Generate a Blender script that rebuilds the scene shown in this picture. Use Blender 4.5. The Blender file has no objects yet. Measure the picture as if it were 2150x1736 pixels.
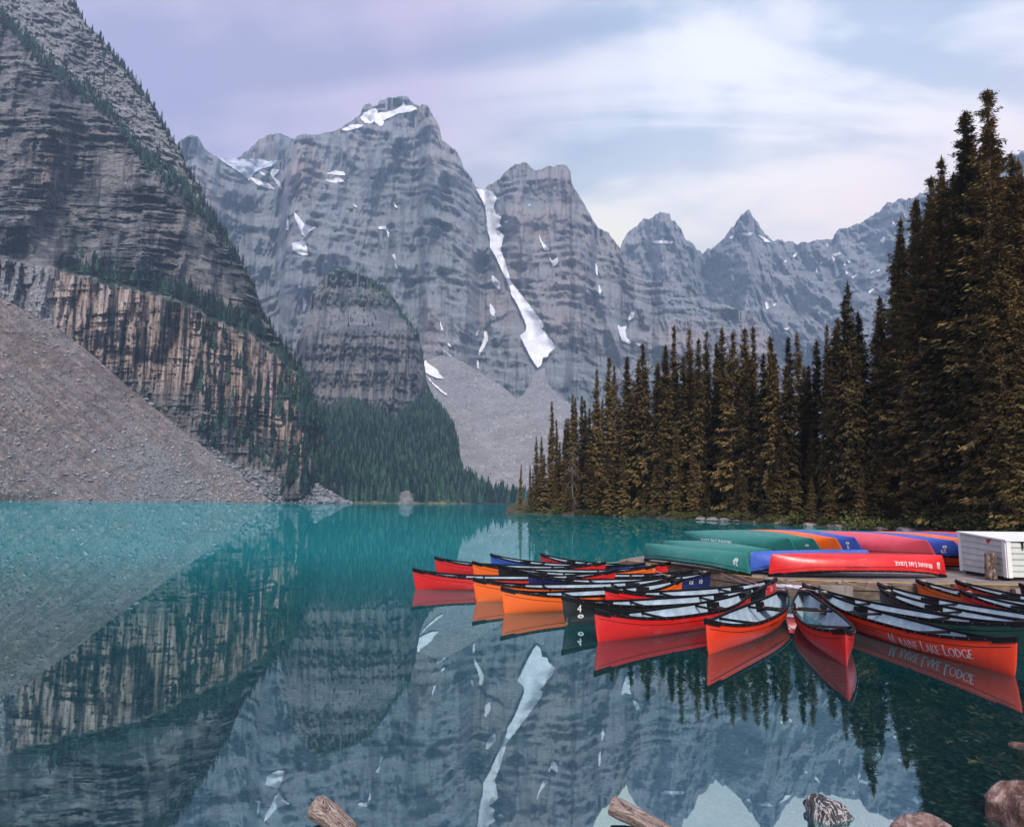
import bpy, bmesh, math, random
import numpy as np
from mathutils import Matrix, Vector, Euler

# ------------------------------------------------------------------ camera, sky, sun, exposure
scene = bpy.context.scene
COL = scene.collection
CAM_H = 2.2
FPX = 1250.0                      # focal length in units of a 2150 px wide picture
PPX, PPY = 1075.0, 923.0          # principal point (the lens is shifted up a little)
PITCH, ROLL = math.radians(6.0), math.radians(0.5)
cam_data = bpy.data.cameras.new('camera')
cam = bpy.data.objects.new('camera', cam_data)
COL.objects.link(cam)
CAM_R = (Matrix.Rotation(math.pi / 2 + PITCH, 3, 'X') @ Matrix.Rotation(ROLL, 3, 'Z'))
cam.matrix_world = Matrix.Translation((0, 0, CAM_H)) @ CAM_R.to_4x4()
cam_data.sensor_width = 36.0
cam_data.lens = 36.0 * FPX / 2150.0
cam_data.shift_y = (PPY - 868.0) / 2150.0
cam_data.clip_start = 0.1
cam_data.clip_end = 20000.0
scene.camera = cam

SUN_AZ, SUN_EL = math.radians(176.0), math.radians(40.0)     # azimuth right of straight ahead (+Y)
SUN_DIR = Vector((math.sin(SUN_AZ) * math.cos(SUN_EL), math.cos(SUN_AZ) * math.cos(SUN_EL), math.sin(SUN_EL)))
THIN = (math.sin(math.radians(26)) * math.cos(math.radians(28)), math.cos(math.radians(26)) * math.cos(math.radians(28)), math.sin(math.radians(28)))   # where the cloud sheet is thinnest
scene.view_settings.view_transform = 'Standard'
scene.view_settings.look = 'None'
scene.view_settings.exposure = 1.2
scene.view_settings.gamma = 1.0
scene.view_settings.use_curve_mapping = False
sun_data = bpy.data.lights.new('sun', 'SUN')
sun_data.energy = 1.5
sun_data.angle = math.radians(14.0)
sun_data.color = (1.0, 0.95, 0.88)
sun = bpy.data.objects.new('sun', sun_data)
COL.objects.link(sun)
sun.rotation_euler = SUN_DIR.to_track_quat('Z', 'Y').to_euler()
sun.location = (0, 0, 900)

world = bpy.data.worlds.new('World')
scene.world = world
world.use_nodes = True


def node(nt, typ, ins=None, **props):
    n = nt.nodes.new(typ)
    for k, v in props.items():
        setattr(n, k, v)
    for k, v in (ins or {}).items():
        s = n.inputs[k]
        if isinstance(v, bpy.types.NodeSocket):
            nt.links.new(v, s)
        elif isinstance(v, bpy.types.Node):
            nt.links.new(v.outputs[0], s)
        else:
            s.default_value = v
    return n


def math_n(nt, op, a, b=0.0, c=0.0, clamp=False):
    n = node(nt, 'ShaderNodeMath', {0: a, 1: b, 2: c}, operation=op)
    n.use_clamp = clamp
    return n.outputs[0]


def ramp(nt, fac, stops):
    n = nt.nodes.new('ShaderNodeValToRGB')
    el = n.color_ramp.elements
    el[0].position, el[0].color = stops[0][0], tuple(stops[0][1]) + (1,)
    el[1].position, el[1].color = stops[1][0], tuple(stops[1][1]) + (1,)
    for p, c in stops[2:]:
        e = el.new(p)
        e.color = tuple(c) + (1,)
    nt.links.new(fac, n.inputs[0])
    return n.outputs[0]


def mix(nt, fac, a, b, blend='MIX'):
    n = nt.nodes.new('ShaderNodeMix')
    n.data_type = 'RGBA'
    n.blend_type = blend
    n.clamp_factor = True
    for sock, v in ((n.inputs[0], fac), (n.inputs[6], a), (n.inputs[7], b)):
        if isinstance(v, bpy.types.NodeSocket):
            nt.links.new(v, sock)
        elif isinstance(v, (tuple, list)):
            sock.default_value = tuple(v) + ((1,) if len(v) == 3 else ())
        else:
            sock.default_value = v
    return n.outputs[2]


def vec_scale(nt, vec, s):
    n = node(nt, 'ShaderNodeMapping', {'Vector': vec, 'Scale': s})
    return n.outputs[0]


def noise(nt, vec, scale=1.0, detail=4.0, rough=0.55, distort=0.0):
    n = node(nt, 'ShaderNodeTexNoise', {'Vector': vec, 'Scale': scale, 'Detail': detail, 'Roughness': rough, 'Distortion': distort})
    return n.outputs[0]


def mrange(nt, v, a, b, c=0.0, d=1.0, smooth=True):
    n = node(nt, 'ShaderNodeMapRange', {0: v, 1: a, 2: b, 3: c, 4: d})
    if smooth:
        n.interpolation_type = 'SMOOTHSTEP'
    return n.outputs[0]


def build_world():
    nt = world.node_tree
    nt.nodes.clear()
    out = nt.nodes.new('ShaderNodeOutputWorld')
    bg = nt.nodes.new('ShaderNodeBackground')
    bg.inputs[1].default_value = 0.1
    nt.links.new(bg.outputs[0], out.inputs[0])
    sky = nt.nodes.new('ShaderNodeTexSky')
    sky.sky_type = 'NISHITA'
    sky.sun_disc = False
    sky.sun_elevation = SUN_EL
    sky.sun_rotation = SUN_AZ
    sky.altitude = 1900
    sky.dust_density = 2.0
    d = node(nt, 'ShaderNodeTexCoord').outputs['Generated']
    sep = node(nt, 'ShaderNodeSeparateXYZ', {0: d})
    z = sep.outputs[2]
    # thin overcast: flat cloud sheet projected from the viewing direction
    den = math_n(nt, 'ADD', math_n(nt, 'MAXIMUM', z, 0.0), 0.22)
    u = math_n(nt, 'DIVIDE', sep.outputs[0], den)
    v = math_n(nt, 'DIVIDE', sep.outputs[1], den)
    p = node(nt, 'ShaderNodeCombineXYZ', {0: u, 1: v, 2: 0.0}).outputs[0]
    rot = node(nt, 'ShaderNodeMapping', {'Vector': p, 'Rotation': (0, 0, math.radians(62)), 'Scale': (0.55, 1.9, 1)}).outputs[0]
    n1 = noise(nt, rot, 1.7, 5, 0.55, 0.9)
    n2 = noise(nt, p, 1.9, 4, 0.55, 0.5)
    cl = math_n(nt, 'ADD', math_n(nt, 'MULTIPLY', n1, 0.6), math_n(nt, 'MULTIPLY', n2, 0.4))
    cl = mrange(nt, cl, 0.42, 0.58)
    # brightness around the thinnest part of the cloud sheet
    dot = node(nt, 'ShaderNodeVectorMath', {0: d, 1: THIN}, operation='DOT_PRODUCT').outputs['Value']
    glow = mrange(nt, dot, 0.94, 1.0)
    glow2 = mrange(nt, dot, 0.84, 0.995)
    lav = mix(nt, glow2, (2.05, 2.0, 3.1), (2.1, 2.7, 3.6))
    cloud = mix(nt, glow2, (3.1, 2.75, 3.75), (4.7, 4.7, 5.0))
    c = mix(nt, cl, lav, cloud)
    c = mix(nt, math_n(nt, 'MULTIPLY', glow, math_n(nt, 'ADD', math_n(nt, 'MULTIPLY', cl, 0.65), 0.22)), c, (5.4, 5.35, 5.7))
    low = math_n(nt, 'MULTIPLY', mrange(nt, z, 0.58, 0.36), mrange(nt, dot, 0.72, 0.93))
    warm = mix(nt, mrange(nt, sep.outputs[0], 0.05, 0.55), (6.0, 5.5, 4.1), (6.2, 4.9, 4.5))
    c = mix(nt, math_n(nt, 'MULTIPLY', low, math_n(nt, 'ADD', math_n(nt, 'MULTIPLY', cl, 0.4), 0.55)), c, warm)
    c = mix(nt, 0.96, sky.outputs[0], c)
    nt.links.new(c, bg.inputs[0])


build_world()

# ------------------------------------------------------------------ projection helpers
RM = np.array(CAM_R)


def unproj(px, py, depth):
    """World point seen at picture position (px, py), `depth` metres ahead (world y)."""
    px, py, depth = np.broadcast_arrays(np.asarray(px, float), np.asarray(py, float), np.asarray(depth, float))
    c = np.stack([(px - PPX) / FPX, (PPY - py) / FPX, -np.ones_like(px)], -1)
    w = c @ RM.T
    s = depth / w[..., 1]
    return w * s[..., None] + np.array([0, 0, CAM_H])


def on_plane(px, py, z=0.0):
    c = np.array([(px - PPX) / FPX, (PPY - py) / FPX, -1.0])
    w = RM @ c
    s = (z - CAM_H) / w[2]
    return Vector((w[0] * s, w[1] * s, z))


def py_at(px, depth, z):
    """Picture height at which a point of height z, `depth` ahead, is seen in column px."""
    px = np.asarray(px, float)
    cx = (px - PPX) / FPX
    m = (np.asarray(z, float) - CAM_H) / np.asarray(depth, float)
    cy = -(RM[2, 0] * cx - RM[2, 2] - m * (RM[1, 0] * cx - RM[1, 2])) / (RM[2, 1] - m * RM[1, 1])
    return PPY - cy * FPX


# ------------------------------------------------------------------ numpy noise
def _h(ix, iy, iz, seed):
    h = (ix.astype(np.uint32) * np.uint32(374761393) + iy.astype(np.uint32) * np.uint32(668265263)
         + iz.astype(np.uint32) * np.uint32(2147483647 - 12345) + np.uint32(seed * 974711 + 13))
    h = (h ^ (h >> np.uint32(13))) * np.uint32(1274126177)
    h = (h ^ (h >> np.uint32(15))) * np.uint32(2246822519)
    return h ^ (h >> np.uint32(16))


_G = np.array([(1, 1, 0), (-1, 1, 0), (1, -1, 0), (-1, -1, 0), (1, 0, 1), (-1, 0, 1), (1, 0, -1), (-1, 0, -1),
               (0, 1, 1), (0, -1, 1), (0, 1, -1), (0, -1, -1), (1, 1, 0), (-1, 1, 0), (0, -1, 1), (0, -1, -1)], np.float32)


def gnoise(x, y, z, seed=0):
    with np.errstate(over='ignore'):
        x, y, z = np.broadcast_arrays(*[np.asarray(a, np.float32) for a in (x, y, z)])
        fx, fy, fz = np.floor(x), np.floor(y), np.floor(z)
        ix, iy, iz = fx.astype(np.int64), fy.astype(np.int64), fz.astype(np.int64)
        dx, dy, dz = x - fx, y - fy, z - fz
        u, v, w = [t * t * t * (t * (t * 6 - 15) + 10) for t in (dx, dy, dz)]
        out = 0
        for a in (0, 1):
            wa = u if a else 1 - u
            for b in (0, 1):
                wb = v if b else 1 - v
                for c in (0, 1):
                    wc = w if c else 1 - w
                    g = _G[_h(ix + a, iy + b, iz + c, seed) & np.uint32(15)]
                    out = out + wa * wb * wc * (g[..., 0] * (dx - a) + g[..., 1] * (dy - b) + g[..., 2] * (dz - c))
        return out


def fbm(x, y, z, octv=4, seed=0, gain=0.5, lac=2.03):
    s, a, f = 0, 1.0, 1.0
    for i in range(octv):
        s = s + a * gnoise(np.asarray(x) * f, np.asarray(y) * f, np.asarray(z) * f, seed + i * 7)
        a *= gain
        f *= lac
    return s


def ridged(x, y, z, octv=4, seed=0, gain=0.5):
    s, a, f = 0, 1.0, 1.0
    for i in range(octv):
        s = s + a * (1 - 2.2 * np.abs(gnoise(np.asarray(x) * f, np.asarray(y) * f, np.asarray(z) * f, seed + i * 5)))
        a *= gain
        f *= 2.07
    return s


def sstep(a, b, x):
    t = np.clip((x - a) / (b - a), 0, 1)
    return t * t * (3 - 2 * t)


def terrace(q, sharp=0.7):
    f = q - np.floor(q)
    return np.floor(q) + sstep(sharp, 1.0, f) - q


def blocks(a, b, w, h, seed):
    """Random offset per joint-bounded block: a runs along the bedding, b across it."""
    with np.errstate(over='ignore'):
        row = np.floor(b / h)
        r1 = _h(row.astype(np.int64), row.astype(np.int64) * 0, row.astype(np.int64) * 0, seed) / 4294967295.0
        colm = np.floor(a / (w * (0.6 + 0.8 * r1)) + r1 * 17)
        return _h(colm.astype(np.int64), row.astype(np.int64), row.astype(np.int64) * 0 + 3, seed) / 4294967295.0 - 0.5


def interp(pts, px, k=1):
    a = np.array(pts, float)
    return np.interp(px, a[:, 0], a[:, k])


def line_dist(px, py, pts):
    """Distance in picture units to a polyline (used to lay gullies and ribs on a slope)."""
    best = np.full(np.shape(px), 1e9)
    for (x0, y0), (x1, y1) in zip(pts[:-1], pts[1:]):
        dx, dy = x1 - x0, y1 - y0
        t = np.clip(((px - x0) * dx + (py - y0) * dy) / (dx * dx + dy * dy), 0, 1)
        best = np.minimum(best, np.hypot(px - x0 - t * dx, py - y0 - t * dy))
    return best


def in_poly(px, py, poly):
    c = np.zeros(np.shape(px), bool)
    n = len(poly)
    for i in range(n):
        x0, y0 = poly[i]
        x1, y1 = poly[(i + 1) % n]
        if y0 == y1:
            continue
        c ^= ((y0 > py) != (y1 > py)) & (px < (x1 - x0) * (py - y0) / (y1 - y0) + x0)
    return c


# ------------------------------------------------------------------ mesh helpers
def mesh_np(name, verts, faces, smooth=True, attrs=None):
    """verts (n,3); faces: (m,k) int array of one face size, or list of such arrays."""
    me = bpy.data.meshes.new(name)
    verts = np.asarray(verts, np.float32)
    fl = faces if isinstance(faces, list) else [faces]
    fl = [np.asarray(f, np.int32) for f in fl if len(f)]
    me.vertices.add(len(verts))
    me.vertices.foreach_set('co', verts.ravel())
    idx = np.concatenate([f.ravel() for f in fl])
    tot = np.concatenate([np.full(len(f), f.shape[1], np.int32) for f in fl])
    me.loops.add(len(idx))
    me.loops.foreach_set('vertex_index', idx)
    me.polygons.add(len(tot))
    me.polygons.foreach_set('loop_start', np.concatenate([[0], np.cumsum(tot)[:-1]]).astype(np.int32))
    me.polygons.foreach_set('use_smooth', np.full(len(tot), bool(smooth)))
    for k, v in (attrs or {}).items():
        a = me.attributes.new(k, 'FLOAT', 'POINT')
        a.data.foreach_set('value', np.asarray(v, np.float32).ravel())
    me.update(calc_edges=True)
    me.validate()
    return me


def obj(name, me, mat=None, parent=None, **props):
    o = bpy.data.objects.new(name, me)
    COL.objects.link(o)
    if mat is not None and me is not None:
        if not me.materials:
            me.materials.append(None)
        o.material_slots[0].link = 'OBJECT'
        o.material_slots[0].material = mat
    if parent is not None:
        o.parent = parent
    for k, v in props.items():
        o[k] = v
    return o


def empty(name, loc=(0, 0, 0), rot=(0, 0, 0), scale=(1, 1, 1), **props):
    o = bpy.data.objects.new(name, None)
    COL.objects.link(o)
    o.location, o.rotation_euler, o.scale = loc, rot, scale
    o.empty_display_size = 0.2
    for k, v in props.items():
        o[k] = v
    return o


def new_mat(name):
    m = bpy.data.materials.new(name)
    m.use_nodes = True
    nt = m.node_tree
    b = nt.nodes['Principled BSDF']
    return m, nt, b


def simple_mat(name, col, rough=0.5, spec=0.5, var=0.0, vscale=8.0, bump=0.0, bscale=30.0, metal=0.0, coat=0.0):
    m, nt, b = new_mat(name)
    b.inputs['Base Color'].default_value = (*col, 1)
    b.inputs['Roughness'].default_value = rough
    b.inputs['Specular IOR Level'].default_value = spec
    b.inputs['Metallic'].default_value = metal
    b.inputs['Coat Weight'].default_value = coat
    pos = node(nt, 'ShaderNodeTexCoord').outputs['Object']
    if var > 0:
        n = noise(nt, pos, vscale, 5, 0.6)
        dark = tuple(c * (1 - var) for c in col)
        light = tuple(min(1, c * (1 + var)) for c in col)
        nt.links.new(ramp(nt, n, [(0.3, dark), (0.7, light)]), b.inputs['Base Color'])
    if bump > 0:
        n = noise(nt, pos, bscale, 4, 0.6)
        bp = node(nt, 'ShaderNodeBump', {'Height': n, 'Strength': 1.0, 'Distance': bump})
        nt.links.new(bp.outputs[0], b.inputs['Normal'])
    return m


def rock_mat(name, dark, light, warm, strata=(0.004, 0.004, 0.05), streak=(0.03, 0.03, 0.003), dip=0.0,
             streak_amt=0.5, warm_amt=0.4, bump=2.0, band=None, slab=None, green=None, fine=0.15, scree=None, blotch=0.45, warp_amt=0.5, radial=None, spread=0.10):
    """Layered rock; the optional attributes are geological zones carried by the mesh."""
    m, nt, b = new_mat(name)
    pos = node(nt, 'ShaderNodeNewGeometry').outputs['Position']
    rp = node(nt, 'ShaderNodeMapping', {'Vector': pos, 'Rotation': (0, dip, 0)}).outputs[0]
    warp = noise(nt, pos, strata[0] * 3, 2, 0.5)
    wv = node(nt, 'ShaderNodeCombineXYZ', {0: 0.0, 1: 0.0, 2: math_n(nt, 'MULTIPLY', warp, warp_amt / strata[2])}).outputs[0]
    rp2 = node(nt, 'ShaderNodeVectorMath', {0: rp, 1: wv}, operation='ADD').outputs[0]
    s1 = noise(nt, vec_scale(nt, rp2, strata), 1.0, 5, 0.7)
    s2 = noise(nt, vec_scale(nt, rp2, tuple(c * 3.1 for c in strata)), 1.0, 4, 0.7)
    streak = (streak[0], streak[1] * 0.12, streak[2])
    if radial:                                                # water streaks run straight down the face
        sp = node(nt, 'ShaderNodeSeparateXYZ', {0: pos})
        spos = node(nt, 'ShaderNodeCombineXYZ', {0: math_n(nt, 'MULTIPLY', math_n(nt, 'DIVIDE', sp.outputs[0], sp.outputs[1]), radial), 1: 0.0, 2: sp.outputs[2]}).outputs[0]
    else:
        spos = pos
    st = noise(nt, vec_scale(nt, spos, streak), 1.0, 4, 0.7, 0.25)
    bl = noise(nt, pos, strata[0] * 2.2, 3, 0.6, 0.5)
    fn = noise(nt, pos, fine, 5, 0.75)
    t = math_n(nt, 'ADD', math_n(nt, 'MULTIPLY', s1, 0.4), math_n(nt, 'ADD', math_n(nt, 'MULTIPLY', s2, 0.35), math_n(nt, 'MULTIPLY', fn, 0.25)))
    mid = tuple((a + c) / 2 for a, c in zip(dark, light))
    col = ramp(nt, t, [(0.5 - spread, dark), (0.5, mid), (0.5 + spread, light)])
    col = mix(nt, math_n(nt, 'MULTIPLY', mrange(nt, bl, 0.45, 0.68), warm_amt), col, warm)
    col = mix(nt, math_n(nt, 'MULTIPLY', mrange(nt, bl, 0.56, 0.40), blotch), col, tuple(c * 0.7 for c in dark))
    stm = mrange(nt, st, 0.50, 0.62)
    col = mix(nt, math_n(nt, 'MULTIPLY', stm, streak_amt), col, tuple(c * 0.25 for c in dark))
    if band:
        a = node(nt, 'ShaderNodeAttribute', attribute_name='band').outputs['Fac']
        st2 = noise(nt, vec_scale(nt, spos, (streak[0] * 2.0, streak[1] * 2.0, streak[2] * 0.8)), 1.0, 3, 0.7, 0.3)
        bcol = ramp(nt, st2, [(0.41, (0.010, 0.011, 0.014)), (0.46, band[0]), (0.53, band[1]), (0.62, band[2])])
        bcol = mix(nt, math_n(nt, 'MULTIPLY', mrange(nt, s2, 0.58, 0.66), 0.8), bcol, (0.03, 0.028, 0.03))
        col = mix(nt, a, col, bcol)
    if slab:
        a = node(nt, 'ShaderNodeAttribute', attribute_name='slab').outputs['Fac']
        scol = ramp(nt, math_n(nt, 'ADD', math_n(nt, 'MULTIPLY', s2, 0.5), math_n(nt, 'MULTIPLY', fn, 0.5)), [(0.42, slab[0]), (0.58, slab[1])])
        col = mix(nt, a, col, scol)
    if scree:
        a = node(nt, 'ShaderNodeAttribute', attribute_name='scree').outputs['Fac']
        col = mix(nt, a, col, ramp(nt, fn, [(0.35, scree[0]), (0.65, scree[1])]))
    if green:
        a = node(nt, 'ShaderNodeAttribute', attribute_name='green').outputs['Fac']
        gm = mrange(nt, math_n(nt, 'ADD', a, math_n(nt, 'MULTIPLY', math_n(nt, 'SUBTRACT', fn, 0.5), 1.2)), 0.35, 0.65)
        col = mix(nt, gm, col, green)
    nt.links.new(col, b.inputs['Base Color'])
    b.inputs['Roughness'].default_value = 0.9
    b.inputs['Specular IOR Level'].default_value = 0.2
    hgt = math_n(nt, 'ADD', math_n(nt, 'MULTIPLY', s2, 0.8), math_n(nt, 'ADD', math_n(nt, 'MULTIPLY', fn, 0.7), math_n(nt, 'MULTIPLY', st, 0.5)))
    bp = node(nt, 'ShaderNodeBump', {'Height': hgt, 'Strength': 1.0, 'Distance': bump})
    nt.links.new(bp.outputs[0], b.inputs['Normal'])
    return m

# ------------------------------------------------------------------ terrain pieces
class Piece:
    """A slope between a foot line (column, depth, height) and a ridge line (column, picture height, depth)."""

    def __init__(self, ridge, foot, e=1.0, jag=3.0, jagf=9.0, relief=None, seed=1, plane=None):
        self.plane = plane
        self.ridge, self.foot, self.e, self.jag, self.jagf, self.relief, self.seed = ridge, foot, e, jag, jagf, relief, seed

    def lines(self, px):
        ry = interp(self.ridge, px, 1)
        ry = ry + self.jag * (fbm(px / self.jagf, 0.5, self.seed, 4, self.seed) - 0.6 * np.abs(gnoise(px / (self.jagf * 0.35), 3.5, 0.5, self.seed)))
        rd = interp(self.ridge, px, 2)
        fd, fz = interp(self.foot, px, 1), interp(self.foot, px, 2)
        fy = py_at(px, fd, fz)
        fy = np.maximum(fy, ry + 1.0)
        return ry, rd, fy, fd

    def pos(self, px, py):
        px, py = np.asarray(px, float), np.asarray(py, float)
        ry, rd, fy, fd = self.lines(px)
        v = np.clip((fy - py) / (fy - ry), 0, 1)
        d = fd + (rd - fd) * v ** self.e if self.plane is None else fd + self.plane * np.clip(fy - py, 0, None)
        P = unproj(px, py, d)
        if self.relief:
            d = d + self.relief(P, px, py, v)
            P = unproj(px, py, d)
        return P

    def build(self, name, x0, x1, nx, ny, mat, attrs=None, back=500.0, parent=None, vpow=1.0, **props):
        px = np.linspace(x0, x1, nx)
        v = np.linspace(0, 1, ny) ** vpow
        ry, rd, fy, fd = self.lines(px)
        PX = np.repeat(px[None, :], ny, 0)
        PY = fy[None, :] + (ry - fy)[None, :] * v[:, None]
        P = self.pos(PX, PY)
        at = attrs(P, PX, PY) if attrs else {}
        rows = [P]
        top = P[-1]
        nb = 3
        for i in range(1, nb + 1):                       # the far side of the ridge, falling away
            f = i / nb
            q = top.copy()
            q[:, 1] += back * f
            q[:, 0] *= (q[:, 1] / np.maximum(top[:, 1], 1))
            q[:, 2] = np.minimum(top[:, 2] * (1 - f ** 0.8) - 20 * f, top[:, 2])
            rows.append(q[None])
        V = np.concatenate(rows, 0)
        m = V.shape[0]
        i = np.arange((m - 1) * nx).reshape(m - 1, nx)[:, :-1].ravel()
        F = np.stack([i, i + 1, i + nx + 1, i + nx], 1)
        at = {k: np.concatenate([a, np.repeat(a[-1:], nb, 0)], 0) for k, a in at.items()}
        me = mesh_np(name, V.reshape(-1, 3), F, True, at)
        o = obj(name, me, mat, parent, **props)
        return o


def shift(pts, ox, oy, s):
    return [(ox + s * x, oy + s * y) for x, y in pts]


# --- main massif (two big summits with the snow gully between them)
GULLY = [(1005, 392), (1020, 420), (1028, 470), (1036, 540), (1062, 610), (1095, 660), (1118, 715), (1132, 772)]
GULLIES = [([(640, 440), (648, 520), (640, 640), (648, 740)], 10, 70), ([(745, 360), (775, 470), (800, 560)], 9, 60),
           ([(1250, 500), (1256, 600), (1262, 700)], 10, 70), ([(905, 420), (925, 560), (945, 690)], 10, 60),
           ([(812, 330), (830, 430), (836, 560), (860, 640)], 9, 55), ([(1128, 480), (1150, 540), (1160, 640)], 8, 50),
           ([(1000, 560), (1015, 690), (1005, 760)], 9, 60), ([(560, 400), (600, 480), (612, 600)], 10, 50),
           ([(1385, 600), (1370, 700), (1310, 790)], 14, 60), ([(700, 300), (705, 350), (720, 420)], 6, 40)]
RIBS = [([(898, 226), (930, 320), (955, 430), (975, 560), (985, 700)], 22, 130), ([(776, 235), (790, 330), (760, 430)], 14, 60),
        ([(1195, 360), (1200, 450), (1210, 560), (1215, 700)], 20, 110), ([(660, 290), (668, 360)], 14, 40),
        ([(700, 400), (720, 500), (700, 560)], 20, 60), ([(1085, 350), (1090, 450), (1100, 560)], 16, 70),
        ([(1300, 530), (1330, 620), (1330, 720)], 24, 80), ([(1470, 615), (1480, 720)], 22, 70), ([(404, 285), (430, 400), (470, 560)], 24, 80)]


def relief_massif(P, px, py, v):
    x, y, z = P[..., 0], P[..., 1], P[..., 2]
    fade = sstep(0.0, 0.06, v)
    d = 0
    for pts, w, a in GULLIES:
        d = d + 0.45 * a * np.exp(-(line_dist(px, py, pts) / (1.3 * w)) ** 2)
    gd = line_dist(px, py, GULLY)
    d = d + 14 * np.exp(-(gd / 26) ** 2)
    for pts, w, a in RIBS:
        d = d - 0.8 * a * np.exp(-(line_dist(px, py, pts) / (1.5 * w)))
    wz = z + 0.10 * x + 45 * fbm(x / 420, y / 420, z / 420, 3, 3)
    msk = sstep(-0.25, 0.25, fbm(x / 260, y / 260, z / 140, 3, 37))
    d = d - 80 * ridged(x / 230, 0.3, z / 800, 3, 11, 0.5)
    d = d - 15 * ridged(x / 66, 0.7, z / 300, 3, 21, 0.55)
    d = d + (15 + 75 * msk) * terrace(wz / 170, 0.6) + (6 + 22 * (1 - msk)) * terrace(wz / 47 + 0.5 * fbm(x / 90, 0, z / 90, 2, 5), 0.6)
    xa = x + 6 * fbm(x / 30, y / 30, z / 30, 2, 33)
    wb = wz + 5 * fbm(x / 24, y / 24, z / 24, 2, 35)
    d = d + 14 * blocks(xa, wb, 22, 90, 1) * (1 - 0.5 * msk) + 6 * blocks(xa, wb, 10, 30, 2) + 3 * blocks(xa + 0.2 * wb, wb, 6, 9, 3)
    xr = x / y * 1900
    d = d - 20 * ridged(xr / 46, 0.4, z / 420, 3, 41, 0.55) * (0.4 + 0.6 * msk)
    d = d + 8 * fbm(x / 28, y / 60, z / 28, 3, 31, 0.6)
    k = np.exp(-(gd / (13 + 24 * sstep(600, 740, py))) ** 2)
    return (d * (1 - 0.85 * k) - 95 * k) * fade


MASSIF_RIDGE = [(330, 330, 2300), (377, 296, 2250), (391, 287, 2240), (404, 282, 2240), (415, 287, 2240), (423, 301, 2250), (431, 314, 2260), (450, 328, 2300),
                (463, 333, 2350), (504, 334, 2400), (540, 336, 2420), (575, 338, 2400), (592, 335, 2250), (600, 318, 2200), (610, 300, 2180), (625, 287, 2150), (644, 283, 2150), (666, 283, 2170), (710, 273, 2200), (717, 271, 2220),
                (726, 261, 2240), (755, 243, 2300), (764, 223, 2330), (776, 217, 2330), (782, 225, 2330), (793, 222, 2340), (795, 214, 2340), (815, 206, 2350),
                (828, 206, 2350), (841, 203, 2350), (857, 206, 2340), (869, 217, 2320), (880, 222, 2290), (891, 219, 2250), (899, 222, 2230), (904, 235, 2220),
                (912, 247, 2210), (922, 263, 2210), (926, 282, 2210), (928, 295, 2210), (955, 314, 2230), (968, 336, 2250), (974, 355, 2260), (990, 374, 2290),
                (998, 393, 2330), (1003, 396, 2350), (1017, 398, 2360), (1022, 391, 2340), (1037, 383, 2320), (1063, 362, 2300), (1082, 347, 2300), (1102, 339, 2300),
                (1123, 357, 2290), (1136, 355, 2280), (1152, 348, 2270), (1164, 352, 2260), (1181, 345, 2260), (1191, 348, 2250), (1198, 361, 2240), (1200, 386, 2230),
                (1205, 395, 2230), (1218, 415, 2230), (1229, 432, 2230), (1246, 465, 2230), (1254, 477, 2230), (1265, 485, 2230), (1278, 490, 2230), (1287, 502, 2230),
                (1300, 518, 2230), (1307, 542, 2230), (1328, 562, 2230), (1355, 579, 2220), (1376, 590, 2200), (1420, 595, 2170), (1451, 597, 2150), (1464, 607, 2140),
                (1478, 624, 2130), (1492, 634, 2120), (1506, 637, 2110), (1526, 641, 2090), (1560, 654, 2060), (1584, 668, 2030), (1608, 682, 2010), (1620, 699, 2000),
                (1626, 733, 1990), (1645, 800, 1980), (1700, 900, 1950)]
MASSIF = Piece(MASSIF_RIDGE, [(300, 1300, -10), (700, 1450, -10), (1100, 1550, -10), (1700, 1650, -10)], 0.95, 3.2, 11, relief_massif, 5)


def massif_attrs(P, px, py):
    n = fbm(px / 16, py / 16, 0, 4, 77)
    ribbon = np.exp(-(line_dist(px, py, [(1285, 690), (1300, 740), (1312, 790), (1330, 860)]) / (6 + (py - 690).clip(0) * 0.14)) ** 2)
    low = sstep(0, 1, (py - 730) / 120) * sstep(620, 660, px) * 0
    sc = np.clip(ribbon * 1.5 + low + 0 * n, 0, 1)
    led = sstep(0.1, 0.35, n) * 0.0
    warm = np.exp(-((py - 620 + 0.06 * (px - 900) + 25 * fbm(px / 90, 0.3, 2.0, 3, 9)) / 45) ** 2) * 0.6 * sstep(-0.1, 0.2, fbm(px / 70, py / 70, 1, 3, 13))
    return {'scree': sc + led, 'band': 0 * warm, 'green': np.zeros_like(px)}


M_massif = rock_mat('massif rock', (0.10, 0.122, 0.135), (0.33, 0.345, 0.35), (0.34, 0.25, 0.22), (0.0010, 0.0010, 0.050), (0.018, 0.018, 0.0016),
                    0.06, 0.45, 0.5, 1.8, fine=0.03, blotch=0.12, warp_amt=1.2, radial=1900.0, spread=0.17, scree=((0.17, 0.165, 0.17), (0.26, 0.25, 0.25)))
massif = MASSIF.build('mountain', 330, 1700, 860, 330, M_massif, massif_attrs, kind='structure', label='grey twin summits split by a long snow gully')

# back summit beside the glacier
BACKPEAK = Piece([(480, 345, 2700), (507, 327, 2700), (533, 306, 2700), (545, 292, 2700), (564, 285, 2700), (587, 279, 2700), (602, 285, 2700), (617, 293, 2700), (640, 300, 2700), (680, 320, 2700)],
                 [(470, 2500, 900), (690, 2500, 900)], 1.0, 2.5, 8, relief_massif, 8)
BACKPEAK.build('mountain_summit', 482, 678, 120, 50, M_massif, massif_attrs, kind='structure', label='small rounded summit behind the hanging glacier')


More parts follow.
